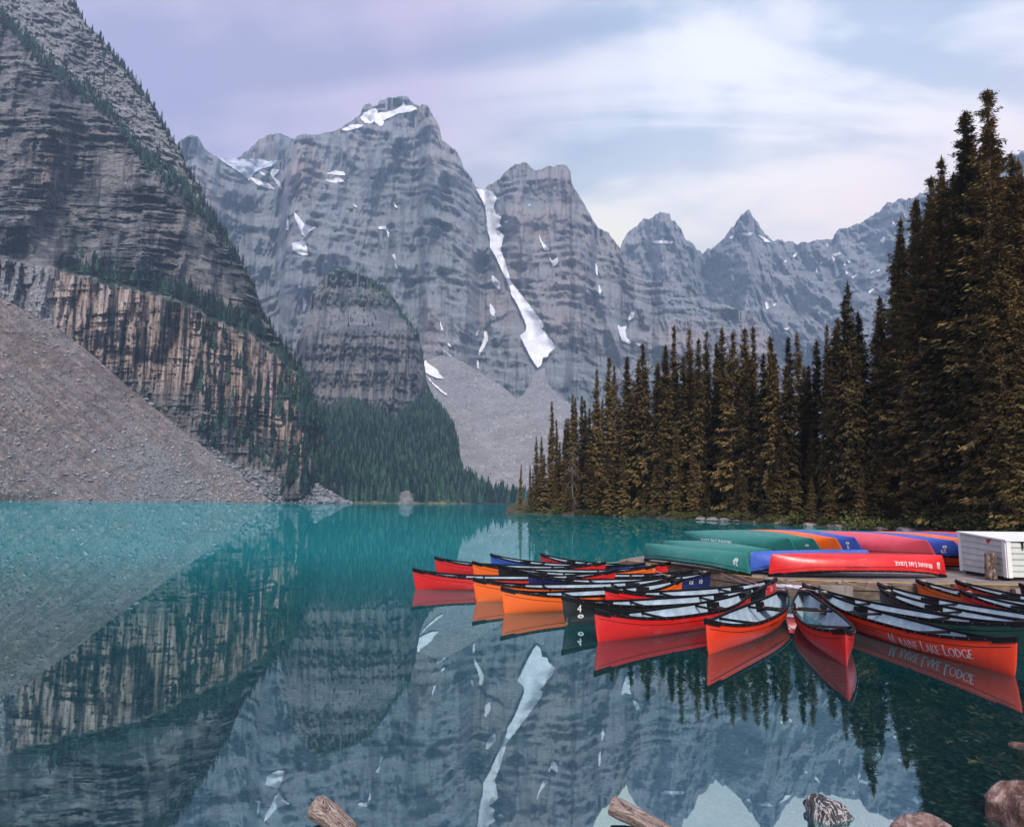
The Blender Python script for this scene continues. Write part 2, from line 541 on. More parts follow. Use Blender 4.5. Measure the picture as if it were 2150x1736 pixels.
# --- far ridge with two sharp peaks
def relief_far(P, px, py, v):
    x, y, z = P[..., 0], P[..., 1], P[..., 2]
    wz = z + 0.05 * x + 60 * fbm(x / 600, y / 600, z / 600, 3, 43)
    d = -130 * ridged(x / 330, 0.3, z / 1200, 5, 51, 0.55) - 45 * ridged(x / 95, 0.7, z / 380, 4, 57, 0.6)
    msk = sstep(-0.25, 0.25, fbm(x / 360, y / 360, z / 200, 3, 67))
    xa = x + 0.4 * y + 8 * fbm(x / 40, y / 40, z / 40, 2, 63)
    d = d + (10 + 70 * msk) * terrace(wz / 230, 0.6) + 26 * blocks(xa, wz, 34, 80, 4) + 14 * blocks(xa, wz, 18, 22, 5) + 8 * blocks(xa + 0.3 * wz, wz, 8, 12, 6) + 14 * fbm(x / 45, y / 90, z / 45, 3, 61, 0.6)
    for pts, w, a in (([(1386, 445), (1390, 560), (1380, 660)], 26, 200), ([(1571, 445), (1575, 560), (1560, 690)], 30, 230), ([(1723, 500), (1730, 620)], 24, 120), ([(1892, 420), (1840, 560), (1800, 700)], 40, 200)):
        d = d - a * np.exp(-line_dist(px, py, pts) / w)
    for pts, w, a in (([(1472, 535), (1480, 640), (1530, 720)], 26, 200), ([(1660, 510), (1670, 650)], 20, 90), ([(1745, 510), (1770, 640)], 16, 100)):
        d = d + a * np.exp(-(line_dist(px, py, pts) / w) ** 2)
    return d * sstep(0.0, 0.06, v)


FAR = Piece([(1230, 620, 3300), (1285, 545, 3300), (1300, 521, 3300), (1311, 504, 3300), (1328, 480, 3300), (1345, 470, 3300), (1359, 458, 3300), (1373, 455, 3300), (1386, 443, 3300), (1395, 448, 3300),
             (1405, 453, 3300), (1409, 467, 3300), (1421, 470, 3300), (1431, 482, 3300), (1440, 501, 3300), (1455, 514, 3330), (1470, 532, 3400), (1474, 538, 3400), (1482, 530, 3380), (1499, 518, 3350),
             (1521, 503, 3330), (1533, 480, 3320), (1550, 462, 3310), (1561, 450, 3300), (1571, 443, 3300), (1578, 451, 3300), (1581, 458, 3300), (1593, 470, 3300), (1605, 494, 3300), (1619, 506, 3300),
             (1636, 508, 3300), (1653, 506, 3280), (1675, 514, 3260), (1701, 507, 3240), (1711, 508, 3230), (1723, 499, 3220), (1732, 501, 3210), (1737, 505, 3200), (1749, 503, 3190), (1752, 492, 3180),
             (1776, 479, 3150), (1807, 465, 3100), (1834, 453, 3060), (1855, 434, 3020), (1892, 419, 2960), (1909, 420, 2940), (1923, 412, 2920), (1944, 403, 2880), (1978, 388, 2820), (1991, 380, 2800),
             (2050, 350, 2700), (2150, 320, 2550), (2300, 280, 2400)],
            [(1200, 2300, -10), (1500, 2250, -10), (1800, 1900, -10), (2300, 1400, -10)], 0.95, 7.0, 16, relief_far, 9)
M_far = rock_mat('far ridge rock', (0.11, 0.125, 0.135), (0.36, 0.37, 0.375), (0.2, 0.155, 0.14), (0.0011, 0.0011, 0.012), (0.009, 0.009, 0.001), 0.03, 0.26, 0.35, 4.0, fine=0.02, blotch=0.15, spread=0.16)
far = FAR.build('mountain_ridge', 1232, 2290, 620, 230, M_far, kind='structure', label='far jagged ridge with two sharp peaks')


# --- rock dome standing before the massif
def relief_dome(P, px, py, v):
    x, y, z = P[..., 0], P[..., 1], P[..., 2]
    wz = z + 0.06 * (x + 250) + 14 * fbm(x / 160, y / 160, z / 160, 3, 71)
    d = -18 * ridged(x / 70, 0.2, z / 500, 5, 73, 0.6) + 26 * terrace(wz / 60, 0.55) + 4 * terrace(wz / 19, 0.5) + 14 * blocks(x + 3 * gnoise(x / 12, y / 12, z / 12), wz, 11, 34, 7) + 8 * blocks(x, wz, 5, 9, 8) + 4 * fbm(x / 16, y / 30, z / 16, 3, 75, 0.6)
    c = (px - 757) / 150.0
    bulge = -150 * np.sqrt(np.clip(1 - c * c, 0, 1))
    shelf = 150 * sstep(705, 640, py)              # the cliff ends in a sloping brow
    return (d + bulge + shelf) * sstep(0.0, 0.05, v)


DOME = Piece([(585, 800, 1300), (600, 775, 1300), (622, 727, 1300), (641, 668, 1300), (655, 618, 1310), (680, 580, 1320), (707, 562, 1330), (748, 573, 1330), (780, 586, 1320), (812, 608, 1310), (831, 630, 1300),
              (844, 656, 1290), (863, 678, 1280), (879, 700, 1270), (887, 740, 1260), (894, 790, 1260), (908, 835, 1250), (930, 900, 1250)],
             [(560, 1150, -5), (940, 1180, -5)], 1.0, 3.0, 9, relief_dome, 12)


def dome_attrs(P, px, py):
    n = fbm(px / 10, py / 10, 0, 4, 79)
    cliff = sstep(690, 715, py + 10 * n) * sstep(860, 820, py)
    ry = DOME.lines(px[0])[0][None, :]
    g = np.clip(0.75 - np.abs(py - ry - 6) / 16 + 0.8 * n, 0, 1) * (px > 690) + np.clip(sstep(700, 640, py) * (0.22 + 0.9 * n), 0, 1)
    return {'band': cliff * 0.5, 'green': g}


M_dome = rock_mat('dome rock', (0.075, 0.086, 0.096), (0.28, 0.285, 0.29), (0.23, 0.18, 0.16), (0.004, 0.004, 0.05), (0.035, 0.035, 0.004), 0.05, 0.5, 0.45, 4.0,
                  band=((0.11, 0.108, 0.112), (0.21, 0.195, 0.19), (0.29, 0.25, 0.23)), green=(0.035, 0.075, 0.035), fine=0.06, radial=1200.0)
dome = DOME.build('rock_dome', 586, 928, 240, 240, M_dome, dome_attrs, back=120, kind='structure', label='round topped rock buttress with a dark banded cliff')


# --- scree fan below the snow gully
def relief_fan(P, px, py, v):
    x, y, z = P[..., 0], P[..., 1], P[..., 2]
    c2 = np.exp(-((px - 1140 - (py - 771) * 0.05) / (10 + (py - 771).clip(0) * 0.45)) ** 2)
    run = fbm((px - 1135) / (8 + 0.12 * (py - 740).clip(0)), 0.3, py / 300, 3, 83)
    return (10 * fbm(x / 90, y / 90, z / 90, 4, 81) + 3 * run - 18 * c2 * sstep(760, 800, py) + 2.5 * fbm(x / 12, y / 12, z / 12, 3, 85, 0.6)) * sstep(0, 0.05, v)


FAN = Piece([(820, 850, 1500), (880, 764, 1520), (900, 754, 1530), (925, 746, 1540), (952, 749, 1540), (1005, 779, 1540), (1064, 819, 1530), (1084, 838, 1520), (1099, 829, 1530), (1115, 800, 1560), (1128, 775, 1580),
             (1143, 772, 1580), (1150, 806, 1560), (1172, 829, 1540), (1196, 847, 1530), (1260, 890, 1500), (1350, 940, 1450), (1500, 1000, 1400)],
            [(800, 1050, -8), (1000, 1060, -8), (1500, 1150, -8)], 1.0, 1.6, 14, relief_fan, 15, 1.6)


def scree_mat(name, c0, c1, c2, scale, bump, speck=True, green=None):
    m, nt, b = new_mat(name)
    pos = node(nt, 'ShaderNodeNewGeometry').outputs['Position']
    n1 = noise(nt, pos, scale, 6, 0.75)
    n2 = noise(nt, pos, scale * 0.05, 5, 0.6, 0.5)
    run = noise(nt, vec_scale(nt, node(nt, 'ShaderNodeMapping', {'Vector': pos, 'Rotation': (0, math.radians(38), 0)}).outputs[0], (scale * 0.02, scale * 0.25, scale * 0.25)), 1.0, 4, 0.6)
    t = math_n(nt, 'ADD', math_n(nt, 'MULTIPLY', n1, 0.35), math_n(nt, 'ADD', math_n(nt, 'MULTIPLY', n2, 0.2), math_n(nt, 'MULTIPLY', run, 0.45)))
    col = ramp(nt, t, [(0.38, c0), (0.5, c1), (0.60, c2)])
    col = mix(nt, mrange(nt, n2, 0.45, 0.65), col, mix(nt, 0.5, col, tuple(c * f for c, f in zip(c1, (0.75, 0.85, 0.95)))))
    if speck:
        vo = node(nt, 'ShaderNodeTexVoronoi', {'Vector': pos, 'Scale': scale * 1.6})
        rnd = node(nt, 'ShaderNodeSeparateXYZ', {0: vo.outputs['Color']}).outputs[0]
        sp = math_n(nt, 'MULTIPLY', mrange(nt, rnd, 0.86, 0.93), mrange(nt, vo.outputs['Distance'], 0.5, 0.3))
        col = mix(nt, math_n(nt, 'MULTIPLY', sp, 0.8), col, tuple(min(0.5, c * 2.1) for c in c2))
        sp2 = math_n(nt, 'MULTIPLY', mrange(nt, rnd, 0.16, 0.08), mrange(nt, vo.outputs['Distance'], 0.6, 0.3))
        col = mix(nt, math_n(nt, 'MULTIPLY', sp2, 0.7), col, tuple(c * 0.4 for c in c0))
    if green:
        a = node(nt, 'ShaderNodeAttribute', attribute_name='green').outputs['Fac']
        gm = mrange(nt, math_n(nt, 'ADD', a, math_n(nt, 'MULTIPLY', math_n(nt, 'SUBTRACT', n1, 0.5), 1.6)), 0.4, 0.6)
        col = mix(nt, gm, col, green)
        a = node(nt, 'ShaderNodeAttribute', attribute_name='run').outputs['Fac']
        col = mix(nt, math_n(nt, 'MULTIPLY', mrange(nt, a, 0.55, 0.25), 0.55), col, tuple(c * 0.55 for c in c1))
        a = node(nt, 'ShaderNodeAttribute', attribute_name='grey').outputs['Fac']
        gcol = ramp(nt, n1, [(0.38, (0.035, 0.037, 0.04)), (0.60, (0.25, 0.255, 0.26))])
        col = mix(nt, a, col, gcol)
    nt.links.new(col, b.inputs['Base Color'])
    b.inputs['Roughness'].default_value = 0.95
    b.inputs['Specular IOR Level'].default_value = 0.15
    bp = node(nt, 'ShaderNodeBump', {'Height': math_n(nt, 'ADD', n1, math_n(nt, 'MULTIPLY', run, 0.4)), 'Strength': 1.0, 'Distance': bump})
    nt.links.new(bp.outputs[0], b.inputs['Normal'])
    return m


M_fan = scree_mat('fan scree', (0.20, 0.19, 0.186), (0.27, 0.255, 0.248), (0.34, 0.32, 0.31), 0.12, 2.0)
fan = FAN.build('scree_fan', 822, 1495, 330, 150, M_fan, back=60, kind='structure', label='pale grey scree fan spreading below the snow gully')


# --- forested hill running down to the head of the lake
def relief_hill(P, px, py, v):
    x, y, z = P[..., 0], P[..., 1], P[..., 2]
    return (12 * fbm(x / 90, y / 90, z / 90, 4, 91) + 3 * fbm(x / 20, y / 20, z / 20, 3, 93)) * sstep(0, 0.1, v)


HILL = Piece([(600, 790, 800), (640, 815, 820), (670, 842, 860), (697, 850, 900), (718, 838, 930), (738, 832, 950), (791, 856, 980), (829, 880, 1000), (860, 850, 1000), (885, 824, 1000), (900, 824, 1000), (923, 846, 990),
              (941, 874, 980), (955, 897, 970), (962, 930, 950), (965, 965, 930), (973, 992, 910), (999, 1009, 900), (1025, 1023, 890), (1055, 1031, 880), (1085, 1037, 870), (1200, 1046, 860), (1500, 1050, 850)],
             [(600, 560, -4), (735, 585, -4), (820, 620, -4), (900, 660, -4), (1000, 700, -4), (1080, 730, -4), (1500, 800, -4)], 0.9, 1.5, 12, relief_hill, 18, 1.55)


def hill_attrs(P, px, py):
    n = fbm(px / 12, py / 12, 0, 4, 95)
    rocky = np.exp(-(((px - 852) / 14) ** 2 + ((py - 1042) / 18) ** 2)) * 1.6
    rocky = np.maximum(rocky, np.clip(sstep(690, 655, px) * sstep(870, 800, py) * 1.2 + 0.5 * n, 0, 1) * (px < 735) * (py < 880))
    return {'grey': np.clip(rocky, 0, 1), 'gold': np.clip(sstep(1043, 1052, py) * sstep(700, 760, px) * (0.9 + n) * sstep(1010, 940, px), 0, 1)}


def hill_mat():
    m, nt, b = new_mat('forest floor')
    pos = node(nt, 'ShaderNodeNewGeometry').outputs['Position']
    n1 = noise(nt, pos, 0.15, 5, 0.7)
    col = ramp(nt, n1, [(0.35, (0.008, 0.016, 0.011)), (0.65, (0.025, 0.045, 0.025))])
    a = node(nt, 'ShaderNodeAttribute', attribute_name='gold').outputs['Fac']
    col = mix(nt, a, col, ramp(nt, n1, [(0.4, (0.08, 0.10, 0.04)), (0.6, (0.26, 0.19, 0.09))]))
    a = node(nt, 'ShaderNodeAttribute', attribute_name='grey').outputs['Fac']
    col = mix(nt, a, col, ramp(nt, n1, [(0.4, (0.1, 0.1, 0.1)), (0.6, (0.25, 0.24, 0.235))]))
    nt.links.new(col, b.inputs['Base Color'])
    b.inputs['Roughness'].default_value = 0.95
    bp = node(nt, 'ShaderNodeBump', {'Height': n1, 'Strength': 1.0, 'Distance': 2.0})
    nt.links.new(bp.outputs[0], b.inputs['Normal'])
    return m


hill = HILL.build('forested_hill', 602, 1495, 300, 110, hill_mat(), hill_attrs, back=60, kind='structure', label='conifer covered hillside at the head of the lake')

# --- left rock wall
L1 = [(-150, 520), (0, 540), (106, 561), (219, 593), (294, 607), (403, 641), (437, 665), (533, 703), (581, 744), (643, 805), (690, 880), (760, 1000)]     # top of the banded lower cliff
L2 = [(-150, -80), (14, 44), (91, 127), (218, 225), (297, 319), (363, 377), (428, 446), (480, 505), (560, 640), (760, 1000)]                             # ledge below the pale slabs


def relief_wall(P, px, py, v):
    x, y, z = P[..., 0], P[..., 1], P[..., 2]
    l1, l2 = interp(L1, px), interp(L2, px)
    n = fbm(px / 30, py / 30, 0, 4, 101)
    low = sstep(l1 - 6, l1 + 6, py + 6 * n)
    slab = sstep(l2 + 6, l2 - 10, py + 6 * n)
    d = 26 * (1 - low) * np.clip(1 - (l1 - py) / 300, 0.2, 1) + 22 * slab
    # folded layers of the middle face, near vertical columns in the lower cliff
    wz = z - 0.10 * x + 7 * fbm(x / 110, y / 140, z / 90, 2, 103)
    mid = (1 - low) * (1 - slab)
    msk = sstep(-0.25, 0.25, fbm(x / 70, y / 90, z / 45, 3, 115))
    amp = 0.25 + 1.1 * sstep(-0.3, 0.35, fbm(x / 60 + 9, y / 80, z / 60, 3, 125))
    wz = wz + 5.5 * gnoise(wz / 13, 0.5, 0.5, 127) + 2.2 * gnoise(wz / 5, 0.5, 2.5, 128)
    xa = x + 0.5 * y + 2.5 * fbm(x / 11, y / 14, z / 11, 2, 117)
    wb = wz + 0.5 * fbm(x / 8, y / 10, z / 8, 2, 119)
    d = d + amp * (0.35 + 0.65 * mid) * ((2 + 7 * msk) * terrace(wz / 17, 0.5) + (1 + 3 * (1 - msk)) * terrace(wz / 6.1, 0.45))
    d = d + amp * (0.5 + 0.5 * mid) * (9 * blocks(xa, wb, 26, 7.5, 11) + 5 * blocks(xa, wb, 13, 3.1, 12) + 2 * blocks(xa, wb, 6, 1.6, 13))
    xr = x / y * 560
    d = d + low * (9 * blocks(xr, wb, 6, 24, 14) + 5 * blocks(xr, wb, 3, 9, 15))
    tb = x * 0.62 + z * 0.78
    d = d + slab * (6 * blocks(x * 0.78 - z * 0.62, tb + 2 * gnoise(x / 9, y / 9, z / 9), 12, 5, 16) + 4 * blocks(x * 0.78 - z * 0.62, tb, 5, 2.4, 17))
    xq = x / y * 560
    d = d - low * (9 * ridged(xq / 26, 0.2, z / 190, 3, 105, 0.55) + 4 * ridged(xq / 8, 0.4, z / 70, 2, 107, 0.6))
    tilt = x * 0.62 + z * 0.78
    d = d + slab * 2.0 * terrace(tilt / 9 + fbm(x / 30, y / 40, z / 30, 3, 109), 0.5)
    d = d - (26 * ridged(xq / 85, 0.6, z / 260, 3, 111, 0.5) + 7 * ridged(xq / 24, 0.3, z / 90, 2, 112, 0.5) * (1 - low)) * (1 - 0.5 * slab)
    d = d + 1.3 * fbm(x / 7, y / 10, z / 5, 3, 113, 0.6)
    cave = np.exp(-(((px - 290) / 60) ** 2 + ((py - 750 - (px - 290) * 0.25) / 9) ** 2)) * 12 * low
    butt = -22 * np.exp(-(((px - 415) / 14) ** 2)) * low * sstep(760, 640, py)
    return (d + cave + butt) * sstep(0.0, 0.05, v)


WALL = Piece([(-200, -520, 860), (-120, -410, 850), (0, -228, 830), (100, -85, 800), (156, 4, 790), (181, 50, 785), (200, 68, 780), (232, 108, 775), (268, 150, 770), (298, 186, 760), (327, 230, 755), (348, 266, 750),
              (377, 313, 745), (395, 352, 742), (421, 397, 740), (435, 432, 738), (457, 477, 735), (486, 516, 730), (508, 552, 725), (533, 600, 722), (554, 660, 718), (574, 694, 712), (608, 742, 700), (636, 777, 690),
              (649, 815, 685), (670, 858, 680), (690, 930, 670), (715, 1000, 655), (745, 1062, 640)],
             [(-200, 505, -4), (300, 520, -4), (500, 535, -4), (680, 580, -4), (745, 620, -4)], 1.15, 3.0, 10, relief_wall, 21)


def wall_attrs(P, px, py):
    n = fbm(px / 14, py / 14, 0, 4, 121)
    n2 = fbm(px / 40, py / 40, 0, 4, 123)
    l1, l2 = interp(L1, px), interp(L2, px)
    low = sstep(l1 - 4, l1 + 8, py + 8 * n)
    band = low * np.clip(0.95 - 0.9 * sstep(l1 + 150, l1 + 230, py + 20 * n2) + 0.4 * n2, 0.1, 1) * sstep(80, 125, px + 20 * n)
    mid = (1 - low) * sstep(l2 - 5, l2 + 10, py)
    red = mid * np.exp(-(((px - 95) / 55) ** 2 + ((py - 360) / 60) ** 2)) * np.clip(0.5 + 1.6 * n, 0, 1)
    slab = sstep(l2 + 4, l2 - 8, py + 6 * n)
    pale = sstep(130, 90, px + 15 * n) * low * 0.9
    led = np.exp(-((py - l1 + 10) / 20) ** 2) * 1.3 * (px > 120) + np.exp(-((py - l2) / 13) ** 2) * 0.8
    ry = WALL.lines(px[0])[0][None, :]
    led = led + np.exp(-((py - ry) / 14)) * 0.5 * (0.5 + n2)
    led = led + sstep(600, 680, px) * 0.9 + sstep(930, 1000, py + 0 * px) * 0.3 * sstep(420, 520, px)
    return {'band': np.clip(band + red * 0.6, 0, 1), 'slab': np.clip(slab * 0.85 + pale, 0, 1), 'green': np.clip(led * (0.65 + 0.9 * n), 0, 1)}


M_wall = rock_mat('wall rock', (0.018, 0.021, 0.025), (0.30, 0.30, 0.295), (0.24, 0.17, 0.14), (0.011, 0.011, 0.24), (0.085, 0.085, 0.009), 0.10, 0.6, 0.2, 1.2,
                  band=((0.11, 0.085, 0.072), (0.29, 0.21, 0.165), (0.43, 0.37, 0.325)), slab=((0.075, 0.08, 0.085), (0.40, 0.40, 0.40)), green=(0.022, 0.042, 0.026), fine=0.30, blotch=0.6, warp_amt=0.35, radial=560.0)
wall = WALL.build('rock_wall', -195, 742, 590, 720, M_wall, wall_attrs, back=260, kind='structure', label='steep layered rock wall with an orange streaked cliff band')


# --- talus of grey blocks at the foot of the wall, and the big scree cone before it
def relief_talus(P, px, py, v):
    x, y, z = P[..., 0], P[..., 1], P[..., 2]
    return (3 * fbm(x / 20, y / 20, z / 20, 3, 131) - 2.2 * ridged(x / 5, y / 5, z / 4, 3, 133, 0.6)) * sstep(0, 0.1, v)


TALUS = Piece([(250, 815, 525), (277, 816, 525), (342, 858, 525), (400, 905, 528), (444, 937, 530), (496, 973, 535), (581, 1000, 545), (667, 1016, 570), (700, 1036, 580), (738, 1055, 590), (760, 1060, 595)],
              [(250, 490, -3), (571, 500, -3), (735, 560, -3), (760, 570, -3)], 1.0, 2.5, 8, relief_talus, 25)
M_talus = scree_mat('talus blocks', (0.04, 0.042, 0.045), (0.125, 0.128, 0.135), (0.24, 0.24, 0.245), 0.55, 1.2, True, green=(0.07, 0.085, 0.03))


def talus_attrs(P, px, py):
    ry = TALUS.lines(px[0])[0][None, :]
    n = fbm(px / 9, py / 9, 0, 3, 135)
    return {'green': np.clip(np.exp(-(py - ry) / 9) * (0.75 + n), 0, 1) * sstep(640, 560, px), 'grey': np.zeros_like(px), 'run': np.ones_like(px)}


talus = TALUS.build('talus_slope', 255, 755, 300, 120, M_talus, talus_attrs, back=30, kind='structure', label='grey block talus at the foot of the rock wall')


def relief_scree(P, px, py, v):
    x, y, z = P[..., 0], P[..., 1], P[..., 2]
    return (4 * fbm(x / 45, y / 45, z / 45, 4, 141) + 1.1 * fbm(x / 6, y / 6, z / 6, 3, 143, 0.6)) * sstep(0, 0.05, v)


SCREE = Piece([(-220, 500, 455), (-100, 575, 470), (0, 624, 482), (34, 641, 485), (126, 692, 492), (185, 737, 497), (243, 788, 500), (277, 819, 502), (325, 857, 502), (383, 904, 500), (455, 959, 496), (513, 1007, 490), (573, 1055, 483), (600, 1062, 480)],
              [(-220, 330, -2), (0, 380, -2), (300, 430, -2), (571, 474, -2), (600, 478, -2)], 1.0, 1.2, 14, relief_scree, 28)


def scree_attrs(P, px, py):
    n = fbm(px / 22, py / 22, 0, 4, 145)
    n2 = fbm(px / 6, py / 6, 0, 3, 147)
    edge = interp([(-220, 500), (0, 624), (277, 819), (573, 1055)], px)
    dd = (py - edge) / 1.3
    grey = sstep(45, 80, dd + 40 * n) * sstep(230, 330, px + 60 * n) * sstep(560, 520, px) + 0.35 * sstep(860, 1000, py) * (0.6 + n)
    g = np.clip(sstep(110, 20, px) * (0.30 + 0.9 * n + 0.3 * n2) * sstep(700, 950, py), 0, 1) + np.exp(-((py - 1044) / 9) ** 2) * sstep(150, 60, px) * 0.8
    w = py - 0.83 * px
    run = fbm(w / 11 + 0.6 * fbm(px / 40, py / 40, 0, 2, 149), px / 170, 0, 4, 148)
    return {'grey': np.clip(grey + 0.5 * sstep(0.05, 0.4, run), 0, 0.9), 'green': np.clip(g + 0.9 * sstep(0.33, 0.42, n2) * sstep(190, 90, px), 0, 1), 'run': np.clip(0.5 + run, 0, 1)}


M_scree = scree_mat('scree cone', (0.07, 0.06, 0.054), (0.185, 0.148, 0.13), (0.31, 0.25, 0.22), 0.75, 0.6, True, green=(0.05, 0.052, 0.025))
scree = SCREE.build('scree_slope', -215, 598, 420, 260, M_scree, scree_attrs, back=20, kind='structure', label='brown pink scree cone running down to the lake')

# --- snow
M_snow = simple_mat('snow', (0.88, 0.88, 0.90), 0.6, 0.3, 0.16, 0.04, 2.0, 0.08)


def glacier_mat():
    m, nt, b = new_mat('glacier ice')
    pos = node(nt, 'ShaderNodeNewGeometry').outputs['Position']
    n = noise(nt, vec_scale(nt, pos, (0.012, 0.012, 0.05)), 1.0, 6, 0.7, 1.2)
    nt.links.new(ramp(nt, n, [(0.36, (0.22, 0.27, 0.33)), (0.5, (0.52, 0.58, 0.66)), (0.62, (0.80, 0.82, 0.86))]), b.inputs['Base Color'])
    b.inputs['Roughness'].default_value = 0.6
    bp = node(nt, 'ShaderNodeBump', {'Height': n, 'Strength': 1.0, 'Distance': 8.0})
    nt.links.new(bp.outputs[0], b.inputs['Normal'])
    return m


def snow_patch(piece, parent, poly, name='snow_patch', mat=None, lift=0.994, step=1.0, label=None):
    xs, ys = [p[0] for p in poly], [p[1] for p in poly]
    gx = np.arange(min(xs) - 2, max(xs) + 2 + step, step)
    gy = np.arange(min(ys) - 2, max(ys) + 2 + step, step)
    GX, GY = np.meshgrid(gx, gy)
    wob = 1.1
    QX = GX + wob * gnoise(GX / 2.7, GY / 2.7, 0.3, 5)
    QY = GY + wob * gnoise(GX / 2.7, GY / 2.7, 7.3, 6)
    ry = piece.lines(gx)[0]
    ins = in_poly(QX, QY, poly)
    cells = ins[:-1, :-1].astype(int) + ins[1:, :-1] + ins[:-1, 1:] + ins[1:, 1:] >= 2
    if cells.sum() < 2:
        return None
    P = piece.pos(GX, np.maximum(GY, ry[None, :]))
    D = P[..., 1]
    for _ in range(14):                                   # drifted snow lies smoother than the rock under it
        Dp = np.pad(D, 1, 'edge')
        D = sum(Dp[a:a + D.shape[0], b:b + D.shape[1]] for a in range(3) for b in range(3)) / 9
    P = unproj(GX, np.maximum(GY, ry[None, :]), np.minimum(D * lift, P[..., 1] * 0.999))
    w = len(gx)
    r, c = np.nonzero(cells)
    i = r * w + c
    F = np.stack([i + w, i + w + 1, i + 1, i], 1)
    used, inv = np.unique(F, return_inverse=True)
    V = P.reshape(-1, 3)[used]
    F = inv.reshape(F.shape)
    o = obj(name, mesh_np(name, V, F, True), mat or M_snow, parent)
    if label:
        o['label'] = label
    return o


def z7(pts):
    return shift(pts, 367.5, 183.75, 0.3176)


def z1(pts):
    return shift(pts, 945, 288.75, 0.3418)


def z8(pts):
    return shift(pts, 630, 630, 0.293)


def zf(pts):
    return shift(pts, 1260, 367.5, 0.3418)


snow_patch(MASSIF, massif, z7([(280, 462), (430, 468), (540, 472), (620, 475), (670, 462), (672, 490), (640, 520), (580, 535), (530, 560), (500, 600), (490, 615), (440, 570), (390, 535), (330, 500)]), 'glacier', glacier_mat(), label='blue grey hanging glacier left of the main summit')
snow_patch(MASSIF, massif, z1([(160, 315), (190, 370), (215, 420), (225, 500), (230, 570), (245, 620), (248, 680), (285, 740), (310, 800), (345, 870), (370, 930), (375, 965), (400, 1000), (430, 1060), (460, 1130),
                               (470, 1160), (465, 1190), (430, 1215), (455, 1270), (490, 1340), (520, 1390), (540, 1415), (560, 1395), (572, 1350), (600, 1345), (612, 1318), (645, 1295), (630, 1255), (600, 1225), (580, 1192),
                               (555, 1170), (575, 1165), (570, 1140), (545, 1105), (500, 1050), (450, 980), (400, 920), (370, 880), (340, 770), (310, 690), (330, 600), (300, 575), (275, 565), (310, 545), (300, 510),
                               (318, 490), (280, 470), (265, 430), (285, 370), (260, 335), (225, 320)]), 'snow_gully', lift=0.985, label='long white snow gully between the two summits')
SNOW7 = [[(1225, 205), (1250, 170), (1300, 145), (1330, 140), (1340, 170), (1390, 165), (1450, 150), (1500, 125), (1510, 95), (1525, 125), (1570, 120), (1600, 140), (1560, 160), (1480, 170), (1440, 190), (1380, 215), (1375, 250), (1355, 255), (1320, 225), (1290, 240), (1250, 230)],
         [(1100, 278), (1170, 247), (1245, 247), (1230, 262), (1130, 287)], [(490, 590), (560, 615), (630, 640), (665, 675), (610, 665), (540, 640), (510, 615)],
         [(640, 540), (690, 545), (680, 560), (650, 590), (690, 620), (710, 675), (690, 660), (660, 620), (630, 570)], [(1000, 570), (1060, 550), (1120, 560), (1125, 580), (1060, 578)],
         [(1000, 605), (1090, 600), (1120, 620), (1060, 630), (1000, 620)], [(785, 820), (820, 860), (850, 900), (900, 920), (935, 925), (890, 950), (860, 990), (840, 970), (820, 920), (800, 880)],
         [(775, 1030), (820, 1020), (860, 1015), (870, 1060), (880, 1105), (840, 1110), (780, 1075)], [(738, 860), (748, 880), (752, 940), (725, 940), (740, 925)], [(1335, 925), (1390, 915), (1395, 935), (1350, 935)],
         [(1400, 945), (1415, 960), (1410, 990)], [(1435, 1105), (1455, 1100), (1455, 1140), (1440, 1120)], [(1455, 1165), (1475, 1190), (1465, 1200)], [(1440, 750), (1475, 800), (1455, 790)],
         [(2090, 1240), (2110, 1250), (2148, 1290), (2148, 1330), (2100, 1290)], [(2080, 1470), (2115, 1480), (2110, 1515), (2085, 1495)], [(1750, 1540), (1775, 1605), (1760, 1600)],
         [(845, 1385), (870, 1410), (865, 1450), (850, 1480)], [(1985, 1640), (2010, 1605), (1995, 1610)], [(560, 556), (605, 575), (595, 585), (570, 575)], [(1170, 765), (1205, 790), (1190, 790)]]
for pl in SNOW7:
    snow_patch(MASSIF, massif, z7(pl))
SNOW1 = [[(545, 590), (560, 630), (590, 670), (612, 680), (605, 695), (580, 690), (555, 640)], [(612, 730), (625, 760), (660, 735), (663, 770), (635, 795), (615, 750)], [(893, 770), (905, 790), (907, 855), (896, 830)],
         [(912, 900), (930, 940), (922, 975), (914, 950)], [(1100, 1100), (1115, 1068), (1132, 1080), (1125, 1105), (1095, 1125)], [(1030, 1150), (1050, 1165), (1085, 1155), (1075, 1190), (1085, 1230), (1118, 1258), (1095, 1265), (1055, 1245), (1040, 1200)],
         [(1135, 1262), (1175, 1268), (1160, 1282)], [(265, 850), (285, 890), (310, 895), (300, 935), (265, 900)], [(245, 1015), (275, 1060), (265, 1100), (245, 1070)], [(205, 1190), (235, 1240), (210, 1290), (175, 1345), (195, 1280), (215, 1250)],
         [(155, 1215), (175, 1185), (168, 1215)], [(520, 270), (535, 262), (530, 275)], [(475, 415), (495, 408), (485, 422)], [(330, 520), (372, 505), (345, 525)]]
for pl in SNOW1:
    snow_patch(MASSIF, massif, z1(pl))
for pl in [[(860, 350), (885, 400), (910, 450), (950, 475), (985, 500), (1000, 530), (1030, 560), (990, 560), (950, 545), (920, 530), (900, 520), (880, 460)], [(905, 535), (950, 590), (1010, 640), (1070, 688), (1020, 665), (960, 610), (930, 575)]]:
    snow_patch(FAN, fan, [(x, max(y, 0)) for x, y in z8(pl)])
